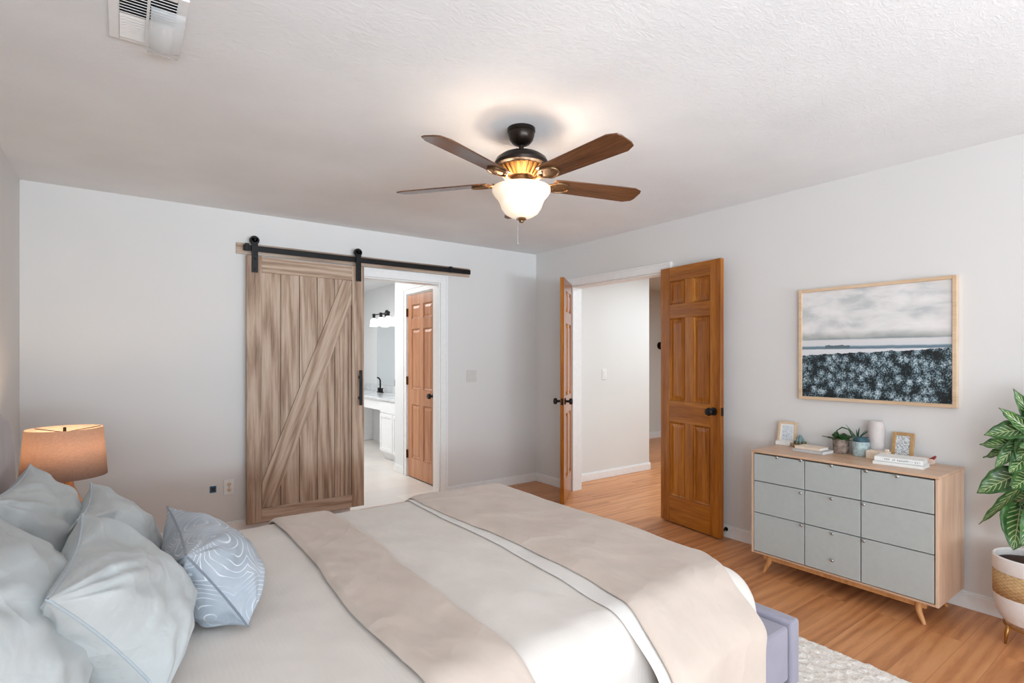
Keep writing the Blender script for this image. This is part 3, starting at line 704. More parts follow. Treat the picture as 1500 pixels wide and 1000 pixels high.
# ------------------------------------------------------------------ ceiling fan
def fan():
    c = Vector((-2.05, -2.44, H))
    t = thing('ceiling_fan', 'dark bronze ceiling fan with five walnut blades and a lit frosted glass bowl', 'ceiling fan', c)
    MB().lathe([(0.0, -.0003), (.068, -.0003), (.068, -.016), (.064, -.020), (.064, -.032), (.057, -.054), (.042, -.072), (.024, -.081), (0, -.082)], n=40).build('canopy', M['bronze'], t, smooth='auto')
    MB().tube([(0, 0, -.078), (0, 0, -.125)], .0125, 16).build('downrod', M['bronze'], t)
    MB().lathe([(0.0, -.116), (.022, -.117), (.060, -.121), (.098, -.132), (.123, -.150), (.132, -.170), (.129, -.184), (.116, -.190), (0, -.191)], n=48).build('motor_housing', M['bronze'], t, smooth='auto')
    # flared lower collar with open vents, its bronze coloured light as if lit
    MB().lathe([(.108, -.190), (.098, -.200), (.064, -.236), (0, -.238)], n=48).build('motor_collar', M['brass'], t, smooth='auto')
    for k in range(24):
        a = 2 * pi * k / 24
        m = MB(); mt = Matrix.Rotation(a, 4, 'Z')
        m.bm.verts.new
        q = [(.109, -.0065, -.1915), (.109, .0065, -.1915), (.0695, .004, -.2335), (.0695, -.004, -.2335)]
        vs = [m.bm.verts.new(mt @ Vector(x)) for x in q] + [m.bm.verts.new(mt @ (Vector(x) + Vector((.003, 0, -.003)))) for x in q]
        for f in ((0, 1, 2, 3), (7, 6, 5, 4), (0, 4, 5, 1), (1, 5, 6, 2), (2, 6, 7, 3), (3, 7, 4, 0)): m.bm.faces.new([vs[i] for i in f])
        m.build('vent_fin', M['gold'], t)
    MB().lathe([(0, -.236), (.042, -.236), (.042, -.256), (.062, -.260), (.064, -.275), (.05, -.280), (.012, -.281), (.012, -.36), (0, -.36)], n=40).build('light_fitter', M['brass'], t, smooth='auto')
    # bowl, open at the top
    MB().lathe([(.136, -.287), (.142, -.291), (.1425, -.305), (.132, -.324), (.115, -.343), (.105, -.364), (.096, -.389), (.080, -.412), (.050, -.430), (.0, -.436)], n=56, cap=False).build('glass_bowl', M['bowl'], t, smooth=True)
    MB().lathe([(0, -.432), (.022, -.434), (.025, -.441), (.012, -.448), (.010, -.455), (0, -.458)], n=24).build('finial', M['brass'], t, smooth='auto')
    MB().tube([(-.03, -.012, -.438), (-.031, -.012, -.56)], .0012, 6).lathe([(.0, -.575), (.004, -.57), (.004, -.56), (0, -.555)], (-.031, -.012, 0), 10).build('pull_chain', M['chrome'], t)
    for k in range(5):
        a = radians(-16 + 72 * k)
        R = Matrix.Rotation(a, 4, 'Z') @ Matrix.Translation((0, 0, -.258)) @ Matrix.Rotation(radians(-12), 4, 'X')
        # blade outline along x
        x0, x1 = .165, .655
        out = [(x0, -.052), (x0 + .04, -.058), (x1 - .05, -.070), (x1 - .008, -.052), (x1, -.03), (x1, .03), (x1 - .008, .052), (x1 - .05, .070), (x0 + .04, .058), (x0, .052)]
        b = MB().prism(out, -.003, .003).build('blade', M['blade'], t, bevel=0.0015)
        b.matrix_local = R
        # curved bracket: hub arm plus leaf-shaped plate with raised rim, bronze lightened as if lamplit
        m = MB(); m.tube([(.045, 0, .010), (.08, 0, -.012), (.115, 0, -.016), (.15, 0, -.006)], [.011, .010, .011, .012], 10)
        pl = []
        for i in range(20):
            th_ = 2 * pi * i / 20; pl.append((.195 + .06 * cos(th_), .042 * sin(th_) * (1.0 if cos(th_) > -.4 else .75)))
        m.prism(pl, -.009, -.0032)
        m.tube([(x, y, -.010) for x, y in pl], .0045, 8, closed=True)
        bo = m.build('blade_bracket', M['brass'], t, smooth='auto'); bo.matrix_local = R
        for sx, sy in ((.175, .02), (.175, -.02), (.225, 0)):
            s = MB().lathe([(.005, -.009), (.0045, -.012), (0, -.013)], (sx, sy, 0), 10).build('screw', M['brass'], bo)
    return c
fc = fan()
for k in range(2):
    point('fan_bulb', (fc.x + .06 * cos(2 + pi * k), fc.y + .06 * sin(2 + pi * k), H - .322), 2.6, (1.0, 0.88, 0.74), 0.03)

# ------------------------------------------------------------------ bed
BT = 0.505        # top of the duvet
bed = thing('upholstered_bed', 'wide lilac grey upholstered bed with tall headboard, standing on the rug', 'bed', (-2.8, -2.5, 0))
def bl(x, y, z=0): return (x + 2.8, y + 2.5, z)
def bbox(m, x0, x1, y0, y1, z0, z1): return m.box(x0 + 2.8, x1 + 2.8, y0 + 2.5, y1 + 2.5, z0, z1)
BY0, BY1, BXF = -3.50, -1.60, -1.50
# headboard with rounded top corners
hp = []
r = .30; zt = 1.14; y0h, y1h = -3.46, -1.765
for i in range(13): a = pi - pi / 2 * i / 12; hp.append((y0h + r + r * cos(a), zt - r + r * sin(a)))
for i in range(13): a = pi / 2 - pi / 2 * i / 12; hp.append((y1h - r + r * cos(a), zt - r + r * sin(a)))
hp = [(y0h, .03)] + hp + [(y1h, .03)]
mt = Matrix(((0, 0, 1, 2.8), (1, 0, 0, 2.5), (0, 1, 0, 0), (0, 0, 0, 1)))
MB().prism(hp, -RW + .03, -3.945, mt).build('headboard', M['headfab'], bed, bevel=0.03, smooth='auto', seg=4)
bbox(MB(), -3.944, -1.5805, BY0, BY0 + .16, .10, .305).build('side_rail', M['bedfab'], bed, bevel=0.012, smooth='auto', seg=3)
bbox(MB(), -3.944, -1.5805, BY1 - .10, BY1 + .02, .10, .305).build('side_rail', M['bedfab'], bed, bevel=0.012, smooth='auto', seg=3)
bbox(MB(), -1.58, -1.52, BY0 - .012, BY1 + .03, .075, .325).build('footboard', M['bedfab'], bed, bevel=0.012, smooth='auto', seg=3)
bbox(MB(), -3.94, -1.582, BY0 + .161, BY1 - .101, .10, .24).build('slat_base', M['bedfab'], bed)
bbox(MB(), -3.93, -1.66, BY0 + .17, BY1 - .11, .2405, .42).build('mattress', M['hem'], bed, bevel=0.05, smooth='auto', seg=3)
for x, y in ((-3.85, BY0 + .08), (-1.7, BY0 + .08), (-3.85, BY1 - .05), (-1.7, BY1 - .05)):
    MB().lathe([(.025, .028), (.03, .10)], bl(x, y, 0), 16).build('leg', M['dark'], bed)
# bedding: sheet folded over a rounded mattress
EX1, EY0, EY1, ER = -1.60, -3.43, -1.62, 0.135
def drape(s, q, off=0.0, zmin=0.315, wr=1.0, flare=False):
    """cloth point: s along x, q along y measured over the surface"""
    R = ER + off
    ex = max(0.0, s - (EX1 - ER)); ey = 0.0
    if q < EY0 + ER: ey = q - (EY0 + ER)
    elif q > EY1 - ER: ey = q - (EY1 - ER)
    r = hypot(ex, ey); bx = min(s, EX1 - ER); byy = min(max(q, EY0 + ER), EY1 - ER)
    z = BT + off
    if r > 1e-6:
        dx, dy = ex / r, ey / r
        if r < R * pi / 2: o, dr = R * sin(r / R), R * (1 - cos(r / R))
        else: o, dr = R, R + r - R * pi / 2
        bx += dx * o; byy += dy * o; z -= dr
        if flare and ey < 0:
            k = max(0.0, min(1.0, (dr - .03) / .15)); byy -= .09 * k * k * (3 - 2 * k)
        if dr > R * .6:
            f = .012 * wr * sin(s * 17 + 2.2 * sin(s * 5)) * min(1, (dr - R * .6) / .1)
            bx += dx * f; byy += dy * f
    n = wr * (.010 * fbm((s * 1.1, q * 1.1, 3.0), 1.6, 2) + .0045 * fbm((s * 2.5 + q, q * 1.2 - s, 8.0), 3.0, 3))
    z += n * max(0.25, 1 - r * 4)
    z += .012 * sin((s + 3.9) / 2.3 * pi)
    return Vector((bx, byy, max(z, zmin + .0005 * fbm((s, q, 0), 9, 1))))
def cloth(name, mat, s0f, s1f, q0, q1, ns, nq, off, solid, parent=None, loc=None, zmin=.315, wr=1.0, sub=1, extra=None, flare=False):
    m = MB(); P = []
    for i in range(ns + 1):
        row = []
        for j in range(nq + 1):
            q = q0 + (q1 - q0) * j / nq; a, b = s0f(q), s1f(q)
            u = i / ns; s = a + (b - a) * u
            o = off + (extra(u, s, q) if extra else 0)
            row.append(drape(s, q, o, zmin, wr, flare))
        P.append(row)
    m.grid(P, uv=True)
    return m.build(name, mat, parent, smooth=True, solid=solid, subsurf=sub, solid_off=-1)
dv = cloth('duvet', M['duvet'], lambda q: -3.90, lambda q: EX1 + .22, EY0 - .20, EY1 + .22, 90, 90, 0.0, 0.02)
tag(dv, 'cream white finely striped duvet covering the bed', 'duvet')
# edges of the two beige bands, traced on the top of the bed
def lerp_edge(pts):
    pts = sorted(pts)
    def f(q):
        if q <= pts[0][0]: a, b = pts[0], pts[1]
        elif q >= pts[-1][0]: a, b = pts[-2], pts[-1]
        else:
            for i in range(len(pts) - 1):
                if pts[i][0] <= q <= pts[i + 1][0]: a, b = pts[i], pts[i + 1]; break
        t_ = (q - a[0]) / (b[0] - a[0]); t_ = max(-.15, min(1.15, t_))
        return a[1] + (b[1] - a[1]) * t_
    return f
def edge(px, z=BT + .02, extra=()):
    o = list(extra)
    for u, v in px:
        p = Zp(u, v, z); o.append((p.y, p.x))
    return lerp_edge(o)
foot_l = edge([(594, 726), (687, 767), (788, 814), (860, 848)], extra=[(-3.30, -2.285), (-3.50, -2.31), (-4.0, -2.31)])
foot_u = edge([(594, 728), (687, 774), (760, 814), (800, 836)], extra=[(-3.05, -2.335), (-3.30, -2.35), (-3.50, -2.34), (-4.0, -2.335)])
band_l = edge([(399, 764), (452, 819), (524, 901), (586, 968)])
band_r = edge([(482, 752), (562, 801), (649, 868)])
def roll(lip, other=False):
    def f(u, s, q):
        a = max(0, 1 - u / .10); b = max(0, 1 - (1 - u) / .10) if other else 0
        return lip * (1 - a * a) * (1 - b * b) + .003 * fbm((s * 3, q * 1.5, 2), 2.0, 2)
    return f
foot_r = lerp_edge([(-4.0, -1.82), (-3.62, -1.83), (-3.42, -1.80), (-3.28, -1.735), (-3.12, -1.64), (-2.9, -1.55), (-2.6, -1.50), (-1.5, -1.50)])  # lies back from the foot at the near corner
t1 = cloth('throw_blanket', M['throw'], lambda q: foot_l(q) + .012 * sin(q * 4), foot_r, EY0 - .44, EY1 + .16, 50, 110, 0.016, 0.008, zmin=.06, wr=1.1, extra=roll(.016), flare=True)
tag(t1, 'wide beige throw blanket folded across the foot of the bed', 'blanket', 'beige throws on the bed')
hm_ = cloth('hem', M['hem'], lambda q: foot_u(q) - .004 + .012 * sin(q * 4), lambda q: foot_l(q) + .05, EY0 - .42, EY1 + .10, 10, 110, 0.008, 0.005, parent=t1, zmin=.06, wr=1.1, flare=True)
tag(hm_, 'pale underside edge of the throw')
t2 = cloth('throw_blanket', M['throw'], lambda q: band_l(q) + .01 * sin(q * 5), lambda q: band_r(q) + .012 * sin(q * 3 + 1), EY0 - .30, EY1 + .13, 40, 100, 0.013, 0.008, zmin=.12, wr=1.2, extra=roll(.014, True), flare=True)
tag(t2, 'narrower beige throw band across the middle of the bed', 'blanket', 'beige throws on the bed')

# pillows
def pillow(name, label, corners, thick, mat, seam, seed, pinch=.06, group=None, crease=1.0, cat='pillow', bulge=None):
    """corners: far top, near top, near bottom, far bottom (world)"""
    ft, nt, nbm, fb = [Vector(c) for c in corners]
    base = (nbm + fb) / 2; t = thing(name, label, cat, base, 0, group)
    N = 44
    cen = (ft + nt + nbm + fb) / 4
    nrm = ((nbm - ft).cross(fb - nt)).normalized()
    if nrm.x < 0: nrm = -nrm
    def surf(a, b):   # a across (near..far), b up
        pa = pinch * (1 - (2 * b - 1) ** 2); pb = pinch * (1 - (2 * a - 1) ** 2)
        a2 = a + (0.5 - a) * 2 * pa; b2 = b + (0.5 - b) * 2 * pb
        lo = nbm.lerp(fb, a2); hi = nt.lerp(ft, a2); return lo.lerp(hi, b2)
    def thk(a, b):
        x, y = 2 * a - 1, 2 * b - 1
        g = max(0, (1 - abs(x) ** 2.6)) * max(0, (1 - abs(y) ** 2.6))
        return thick * .5 * g ** .55 * (.86 + .34 * (1 - b))
    m = MB(); sides = []
    for sgn in (1, -1):
        P = []
        for i in range(N + 1):
            row = []
            for j in range(N + 1):
                a, b = .5 - .5 * cos(pi * i / N), .5 - .5 * cos(pi * j / N)
                w = thk(a, b)
                x, y = 2 * a - 1, 2 * b - 1
                # creases radiating from corners and pulled along the edges
                ang = math.atan2(1.02 - abs(y), 1.02 - abs(x)); rr = hypot(1 - abs(x), 1 - abs(y))
                cr = crease * .020 * sin(ang * 13 + seed + 3 * fbm((x, y, seed), 1.2, 2)) * math.exp(-rr * 2.2) * min(1, rr * 4)
                fo = crease * .010 * (1 - abs(fbm((x * .8 + y * .9 + seed * 2, (y - x * .4) * 2.6, 1.0 + sgn), 1.0, 2)) * 2.2) * (.35 + .65 * abs(y))
                lo = fo + crease * (.024 * fbm((x * 1.1 + seed, y * 1.1, sgn * 2.0), 1.1, 3) - .009 * abs(fbm((x * .9 - y * .6 + seed * 3, y * 1.7 + x, 4.0 + sgn), 1.5, 3)))
                d = w + (cr + lo) * min(1, w / (thick * .18))
                row.append(surf(a, b) + nrm * (sgn * max(d, 0.0)) - base)
            P.append(row)
        m.grid(P, uv=True)
        sides.append(P)
    m.build('cushion_cover', mat, t, smooth=True, weld=True, subsurf=1)
    ed = []
    for k in range(40): ed.append(surf(k / 40, 0) - base)
    for k in range(40): ed.append(surf(1, k / 40) - base)
    for k in range(40): ed.append(surf(1 - k / 40, 1) - base)
    for k in range(40): ed.append(surf(0, 1 - k / 40) - base)
    MB().tube(ed, .0032, 8, closed=True).build('piping', seam, t, smooth=True)
    return t
pillow('bed_pillow', 'pale blue pillow leaning on the headboard in front of the table lamp', [(-3.88, -2.03, .955), (-3.92, -2.60, .955), (-3.76, -2.58, .545), (-3.74, -2.02, .545)], .20, M['pillow'], M['pillow_seam'], 1.3, group='pale blue bed pillows')
pillow('bed_pillow', 'pale blue pillow leaning on the headboard, behind the large upright pillow', [(-3.88, -2.66, .93), (-3.92, -3.28, .95), (-3.74, -3.26, .545), (-3.72, -2.66, .545)], .22, M['pillow'], M['pillow_seam'], 4.1, group='pale blue bed pillows')
pillow('bed_pillow', 'pale blue pillow in the second row, half hidden behind the large upright pillow', [(-3.715, -2.04, .87), (-3.73, -2.56, .86), (-3.56, -2.54, .54), (-3.53, -2.04, .54)], .20, M['pillow'], M['pillow_seam'], 7.7, group='pale blue bed pillows')
pillow('bed_pillow', 'large upright pale blue pillow at the front, beside the patterned cushion', [(-3.715, -2.585, .885), (-3.74, -3.19, .87), (-3.545, -3.04, .535), (-3.50, -2.56, .53)], .24, M['pillow'], M['pillow_seam'], 2.9, group='pale blue bed pillows')
pillow('patterned_cushion', 'grey cushion with white swirl print in front of the pale blue pillows', [(-3.495, -2.275, .80), (-3.485, -2.83, .79), (-3.325, -2.79, .535), (-3.28, -2.33, .535)], .23, M['swirl'], M['piping_dark'], 5.5, pinch=.07, cat='cushion', crease=.8)

# ------------------------------------------------------------------ nightstand and lamp
LX, LY, NZ = -3.852, -1.05, 0.507
nt = thing('nightstand', 'pale wood nightstand under the table lamp between bed and wall', 'nightstand', (-3.90, -1.05, 0))
MB().box(-.225, .19, -.24, .24, .14, NZ - .003).build('body', M['ash'], nt, bevel=0.006)
for z in (.17, .33): 
    d = MB().box(.1905, .204, -.225, .225, z, z + .145).build('drawer', M['sage'], nt, bevel=0.003)
    MB().lathe([(.006, .204), (.006, .212), (.013, .216), (.011, .222), (0, .223)], (0, 0, z + .075), 16, 'x').build('knob', M['chrome'], d)
for x in (-.19, .16):
    for y in (-.2, .2): MB().tube([(x, y, 0.001), (x * .95, y * .95, .14)], [.011, .017], 12).build('leg', M['leg'], nt)
tl = thing('table_lamp', 'lit table lamp with tan drum shade and wooden tripod base', 'lamp', (LX, LY, NZ))
sb, st_ = .228, .468
MB().lathe([(.172, sb), (.154, st_)], n=56, cap=False).build('lamp_shade', M['shade'], tl, smooth=True, solid=0.002)
MB().lathe([(0, .005), (.012, .005), (.012, .24), (.02, .245), (.02, .30), (0, .30)], n=16).build('stem', M['leg'], tl, smooth='auto')
for k in range(3):
    a = radians(-15 + 120 * k)
    m = MB(); n_ = 8; prev = None
    P1 = []
    for i in range(n_ + 1):
        u = i / n_; rr = .020 + .075 * (1 - u) ** 1.4; z = .012 + .195 * u; w = .012 + .006 * sin(pi * u)
        P1.append((Vector((rr * cos(a), rr * sin(a), z)), w))
    m.tube([p_ for p_, w in P1], [w for p_, w in P1], 10); m.build('leg', M['leg'], tl, smooth='auto')
MB().lathe([(0.0, .30), (.022, .32), (.03, .35), (.024, .38), (0, .395)], n=20).build('bulb', plain('lamp_bulb', (255, 230, 190), .4, **{'Emission Color': (1, .75, .45, 1), 'Emission Strength': 3.0}), tl, smooth=True)
sp = MB()
for k in range(3):
    a = 2 * pi * k / 3 + .4; sp.tube([(0, 0, st_ - .02), (.152 * cos(a), .152 * sin(a), st_ - .004)], .002, 6)
sp.tube([(0, 0, .39), (0, 0, st_ - .018)], .003, 8).lathe([(0, st_ - .02), (.007, st_ - .018), (.007, st_ + .004), (0, st_ + .006)], n=12)
sp.build('shade_holder', M['bronze'], tl)
point('table_lamp_bulb', (LX, LY, NZ + .41), 4.6, (1.0, 0.76, 0.50), 0.03)

# ------------------------------------------------------------------ rug
def rug():
    a = Zp(1175, 925, .02); b = Zp(1338, 1000, .02)
    x0, y0, y1 = -2.6, -4.05, -1.25; x1 = max((a.x + b.x) / 2, -1.09)
    m = MB(); P = []; nx, ny = 190, 340
    for i in range(nx + 1):
        row = []
        for j in range(ny + 1):
            u, v = i / nx, j / ny
            e = min(i, nx - i, j, ny - j)
            X, Y = x0 + (x1 - x0) * u, y0 + (y1 - y0) * v
            k = min(1.0, e / 2.5)
            z = .003 + k * (.014 + .007 * fbm((X * 34, Y * 34, 0), 1, 2) + .004 * fbm((X * 95, Y * 95, 5), 1, 1))
            ed = 1 - min(1, e / 3)
            row.append((X + ed * .012 * fbm((Y * 22, X * 22, 2), 1, 2) + .003 * fbm((X * 70, Y * 70, 9), 1, 1), Y + .003 * fbm((X * 70, Y * 70, 19), 1, 1), max(.0025, z)))
        P.append(row)
    m.grid(P)
    tag(m.build('rug', M['rug'], smooth=True), 'cream shaggy rug under the bed', 'rug')
rug()

# ------------------------------------------------------------------ dresser
DZ = .75
dx0, dx1, dy0, dy1 = -.435, -.035, -3.648, -2.695
ds = thing('dresser', 'wide dresser with sage grey drawers in a pale wood case on splayed legs', 'dresser', ((dx0 + dx1) / 2, (dy0 + dy1) / 2, 0))
dc = ds.location
def db(m, x0, x1, y0, y1, z0, z1): return m.box(x0 - dc.x, x1 - dc.x, y0 - dc.y, y1 - dc.y, z0, z1)
zb = .112
db(MB(), dx0, dx1, dy0 - .004, dy1 + .004, DZ - .014, DZ).build('top_panel', M['ash_y'], ds, bevel=0.003)
db(MB(), dx0 + .002, dx1, dy0, dy0 + .014, zb, DZ - .0145).build('side_panel', M['ash'], ds, bevel=0.002)
db(MB(), dx0 + .002, dx1, dy1 - .014, dy1, zb, DZ - .0145).build('side_panel', M['ash'], ds, bevel=0.002)
db(MB(), dx0 + .002, dx1, dy0 + .0145, dy1 - .0145, zb, zb + .012).build('bottom_panel', M['ash_y'], ds, bevel=0.002)
db(MB(), dx0 + .03, dx1, dy0 + .0145, dy1 - .0145, zb + .0125, DZ - .0145).build('carcass', M['dark'], ds)
ys = [dy1 - .016, -3.0195, -3.311, dy0 + .016]
zs = [DZ - .019, .562, .366, zb + .014]
knobs = {(0, 0): [(1138, 670), (1173, 674.5)], (0, 1): [(1172.5, 722)], (0, 2): [(1173.6, 769)],
         (1, 0): [(1217.7, 682)], (1, 1): [(1217.7, 730.5)], (1, 2): [(1219, 781.5), (1218.5, 820.5)],
         (2, 0): [(1268.6, 690), (1313.8, 697.5)], (2, 1): [(1264.8, 738.5)], (2, 2): [(1265, 792)]}
for c_ in range(3):
    for r_ in range(3):
        d = db(MB(), dx0 - .001, dx0 + .027, ys[c_ + 1] + .0025, ys[c_] - .0025, zs[r_ + 1] + .0025, zs[r_] - .0025).build('drawer', M['sage'], ds, bevel=0.0015)
        for (u, v) in knobs[(c_, r_)]:
            p = Xp(u, v, dx0 - .014)
            MB().lathe([(0.0, .0005), (.004, .0), (.004, -.008), (.0085, -.011), (.009, -.017), (.006, -.021), (0, -.022)], (dx0 - .001 - dc.x, p.y - dc.y, p.z), 16, 'x').build('knob', M['chrome'], d, smooth='auto')
db(MB(), dx0 + .035, dx0 + .055, dy0 + .06, dy1 - .06, .078, zb - .0005).build('apron', M['leg'], ds, bevel=0.003)
for y, s in ((dy0 + .095, 1), (dy1 - .095, -1)):
    for x, f in ((dx0 + .05, -1), (dx1 - .06, 1)):
        m = MB(); m.tube([(x - dc.x, y - dc.y, zb - .001), (x + .012 * f - dc.x, y - .003 * s - dc.y, .06), (x + .02 * f - dc.x, y - .03 * s - dc.y, .001)], [.021, .014, .009], 12)
        m.build('leg', M['leg'], ds, smooth='auto')

# ------------------------------------------------------------------ framed print over the dresser
pa = Xp(1169.5, 423, -.03); pb = Xp(1401.5, 405, -.03); pc_ = Xp(1170, 583.5, -.03); pdn = Xp(1402, 598.5, -.03)
fy0, fy1 = (pb.y + pdn.y) / 2, (pa.y + pc_.y) / 2; fz0, fz1 = (pc_.z + pdn.z) / 2, (pa.z + pb.z) / 2
pic = thing('framed_print', 'large framed grey landscape print of bushes and a pale lake above the dresser', 'picture', (-.001, (fy0 + fy1) / 2, fz0))
hw_, hh = (fy1 - fy0) / 2, fz1 - fz0
m = MB(); w = .02
for q in ((-hw_, -hw_ + w, 0, hh), (hw_ - w, hw_, 0, hh)): m.box(-.032, 0, q[0], q[1], q[2], q[3])
for q in ((-hw_ + w, hw_ - w, 0, w), (-hw_ + w, hw_ - w, hh - w, hh)): m.box(-.032, 0, q[0], q[1], q[2], q[3])
m.build('frame', M['frame'], pic, bevel=0.002)
MB().grid([[(-.02, hw_ - w, w), (-.02, hw_ - w, hh - w)], [(-.02, -hw_ + w, w), (-.02, -hw_ + w, hh - w)]], uv=True).build('print', M['art'], pic, solid=.004)

# ------------------------------------------------------------------ things on the dresser
EPS = .0006
def frame_item(label, u, v, w, h, yaw, tilt, matf, mata, border, thick=.014, mat_w=0.0):
    p = Xp(u, v, -.072); t = thing('photo_frame', label, 'photo frame', (p.x, p.y, DZ + EPS), yaw, 'photo frames on the dresser')
    R = Matrix.Rotation(radians(tilt), 4, 'Y'); zt = thick * sin(radians(abs(tilt)))
    R = Matrix.Translation((0, 0, zt)) @ R
    m = MB()
    for q in ((-w / 2, -w / 2 + border, 0, h), (w / 2 - border, w / 2, 0, h), (-w / 2 + border, w / 2 - border, 0, border), (-w / 2 + border, w / 2 - border, h - border, h)):
        m.box(-thick / 2, thick / 2, q[0], q[1], q[2], q[3], R)
    m.build('frame', matf, t, bevel=0.002)
    if mat_w:
        MB().box(-.001, .002, -w / 2 + border, w / 2 - border, border, h - border, R).build('mount', M['paper'], t)
    b2 = border + mat_w
    MB().box(-.004, -.0012, -w / 2 + b2, w / 2 - b2, b2, h - b2, R).build('picture', mata, t)
    MB().box(.0, thick * .6, -.02, .02, 0.0, h * .55, Matrix.Translation((.004, 0, 0)) @ Matrix.Rotation(radians(-tilt * .9), 4, 'Y') @ Matrix.Translation((h * .32, 0, 0)) if False else R).build('backing', M['cream'], t)
    return t
frame_item('small pale wood photo frame at the far end of the dresser top', 1152, 649.5, .118, .150, radians(4), 12, M['frame'], M['draw_a'], .014, .02, .014)
# white base strip in front of the small frame
p = Xp(1147, 653, -.105); t = thing('white_block', 'small white block at the foot of the pale wood photo frame', 'block', (p.x, p.y, DZ + EPS))
MB().box(-.012, .012, -.045, .045, 0, .026).build('block', M['paper'], t, bevel=0.002)
# succulent on a little dish
p = Xp(1172, 652, -.10); t = thing('succulent', 'tiny blue green succulent in a mossy brown bowl beside the pale frame', 'plant', (p.x, p.y, DZ + EPS))
MB().lathe([(0, 0), (.034, 0), (.044, .01), (.04, .02), (0, .02)], n=24).build('bowl', M['tan'], t, smooth='auto')
m = MB()
for k in range(60):
    a = random.random() * 6.28; rr = .034 * random.random() ** .5; h_ = .012 + .01 * random.random()
    m.tube([(rr * cos(a), rr * sin(a), .018), (rr * 1.1 * cos(a), rr * 1.1 * sin(a), .02 + h_)], [.005, .002], 5)
m.build('moss', plain('olive_moss', (112, 104, 44), .9, var=.3), t)
m = MB()
for ring, (nn, rr, zz) in enumerate(((7, .03, .03), (6, .022, .045), (5, .014, .058), (3, .006, .068))):
    for k in range(nn):
        a = 2 * pi * k / nn + ring * .5
        m.tube([(rr * .3 * cos(a), rr * .3 * sin(a), zz - .012), (rr * .8 * cos(a), rr * .8 * sin(a), zz - .002), (rr * cos(a), rr * sin(a), zz + .012)], [.007, .010, .001], 6)
m.build('leaves', plain('blue_green_leaf', (118, 142, 142), .6), t, smooth=True)
# books
def book(label, u, v, z, w, d, th, yaw, cover, group=None, pages=None):
    p = Zp(u, v, z); t = thing('book', label, 'book', (p.x, p.y, z + EPS), yaw, 'books lying on the dresser')
    m = MB(); m.box(-d / 2, d / 2, -w / 2, w / 2, 0, .0025); m.box(-d / 2, d / 2, -w / 2, w / 2, th - .0025, th); m.box(-d / 2, -d / 2 + .003, -w / 2, w / 2, .0025, th - .0025)
    m.build('cover', cover, t, bevel=0.001)
    MB().box(-d / 2 + .0031, d / 2 - .004, -w / 2 + .004, w / 2 - .004, .0026, th - .0026).build('pages', pages or M['paper'], t)
    return t
book('grey book lying flat beside the succulent, lower of two', 1191, 662, DZ, .185, .13, .018, radians(-4), M['greypaper'])
book('pale cream book lying on the grey book beside the succulent', 1189, 657.5, DZ + .0192, .150, .11, .016, radians(-2), M['cream'])
# pots
def pot(label, u, v, r, h, mat, kind):
    p = Vector(u); t = thing('potted_plant', label, 'plant', (p.x, p.y, DZ + EPS), 0, 'potted plants on the dresser')
    MB().lathe([(0, 0), (r * .92, 0), (r * .98, .006), (r, h * .5), (r * 1.02, h), (r * .9, h), (r * .88, h - .01), (0, h - .012)], n=32).build('pot', mat, t, smooth='auto')
    return t, h
t, h_ = pot('round rough grey stone pot of leafy green plants on the dresser', (-.105, -3.078), 0, .043, .088, M['potgrey'], 0)
m = MB()
for k in range(46):
    a = random.random() * 6.28; e = .35 + 1.0 * random.random(); L = .045 + .035 * random.random(); w = .012 + .006 * random.random()
    b0 = Vector((.03 * cos(a) * random.random(), .03 * sin(a) * random.random(), h_ - .01))
    P = []
    for i in range(5):
        u_ = i / 4; c = b0 + Vector((cos(a) * sin(e), sin(a) * sin(e), cos(e) * (1 - .35 * u_))) * L * u_
        sd = Vector((-sin(a), cos(a), 0)) * w * sin(pi * min(.97, u_ * .9 + .08)); P.append([c - sd, c + Vector((0, 0, -.003)), c + sd])
    m.grid(P)
m.build('foliage', M['leaf2'], t, smooth=True, solid=.0008)
a0 = MB().tube([(0, .0, h_ - .01), (-.01, .02, h_ + .045), (-.01, -.01, h_ + .068), (-.008, -.045, h_ + .06), (-.005, -.065, h_ + .02)], .004, 8).build('arching_stem', M['leaf2'], t, smooth=True)
t, h_ = pot('pale blue stone pot with spiky plant next to the grey stone pot', (-.115, -3.190), 0, .043, .084, M['potblue'], 1)
MB().lathe([(.043, h_ - .002), (.041, h_ + .012), (.03, h_ + .024), (0, h_ + .028)], n=24).build('stone_mound', plain('dark_teal_stone', (52, 82, 92), .6, var=.25), t, smooth=True)
m = MB()
for k in range(11):
    a = radians(20 + 30 * k); e = radians(38 + 18 * (k % 3)); L = .07 + .012 * (k % 4); c0 = Vector((.02, .025, h_ + .01)); P = []
    for i in range(6):
        u_ = i / 5; c = c0 + Vector((cos(a) * sin(e) * .5, sin(a) * sin(e), cos(e))) * L * u_
        sd = Vector((sin(a) * .3 + .1, cos(a) * .8, -.2)).normalized() * .006 * (1 - u_) ** .5; P.append([c - sd, c, c + sd])
    m.grid(P)
m.build('spiky_leaves', plain('grey_green_spike', (58, 84, 62), .5, var=.2), t, smooth=True, solid=.0008)
# blush vase behind the pots
p = Zp(1277, 658, DZ); t = thing('vase', 'tall blush white ceramic vase behind the stone pots', 'vase', (-.047, -3.245, DZ + EPS))
vh = Xp(1277, 616, -.05).z - DZ
MB().lathe([(0, 0), (.038, 0), (.043, .01), (.044, vh * .5), (.042, vh * .85), (.036, vh - .004), (.033, vh), (.03, vh - .004), (.03, vh - .02), (0, vh - .022)], n=40).build('body', M['vase'], t, smooth='auto')
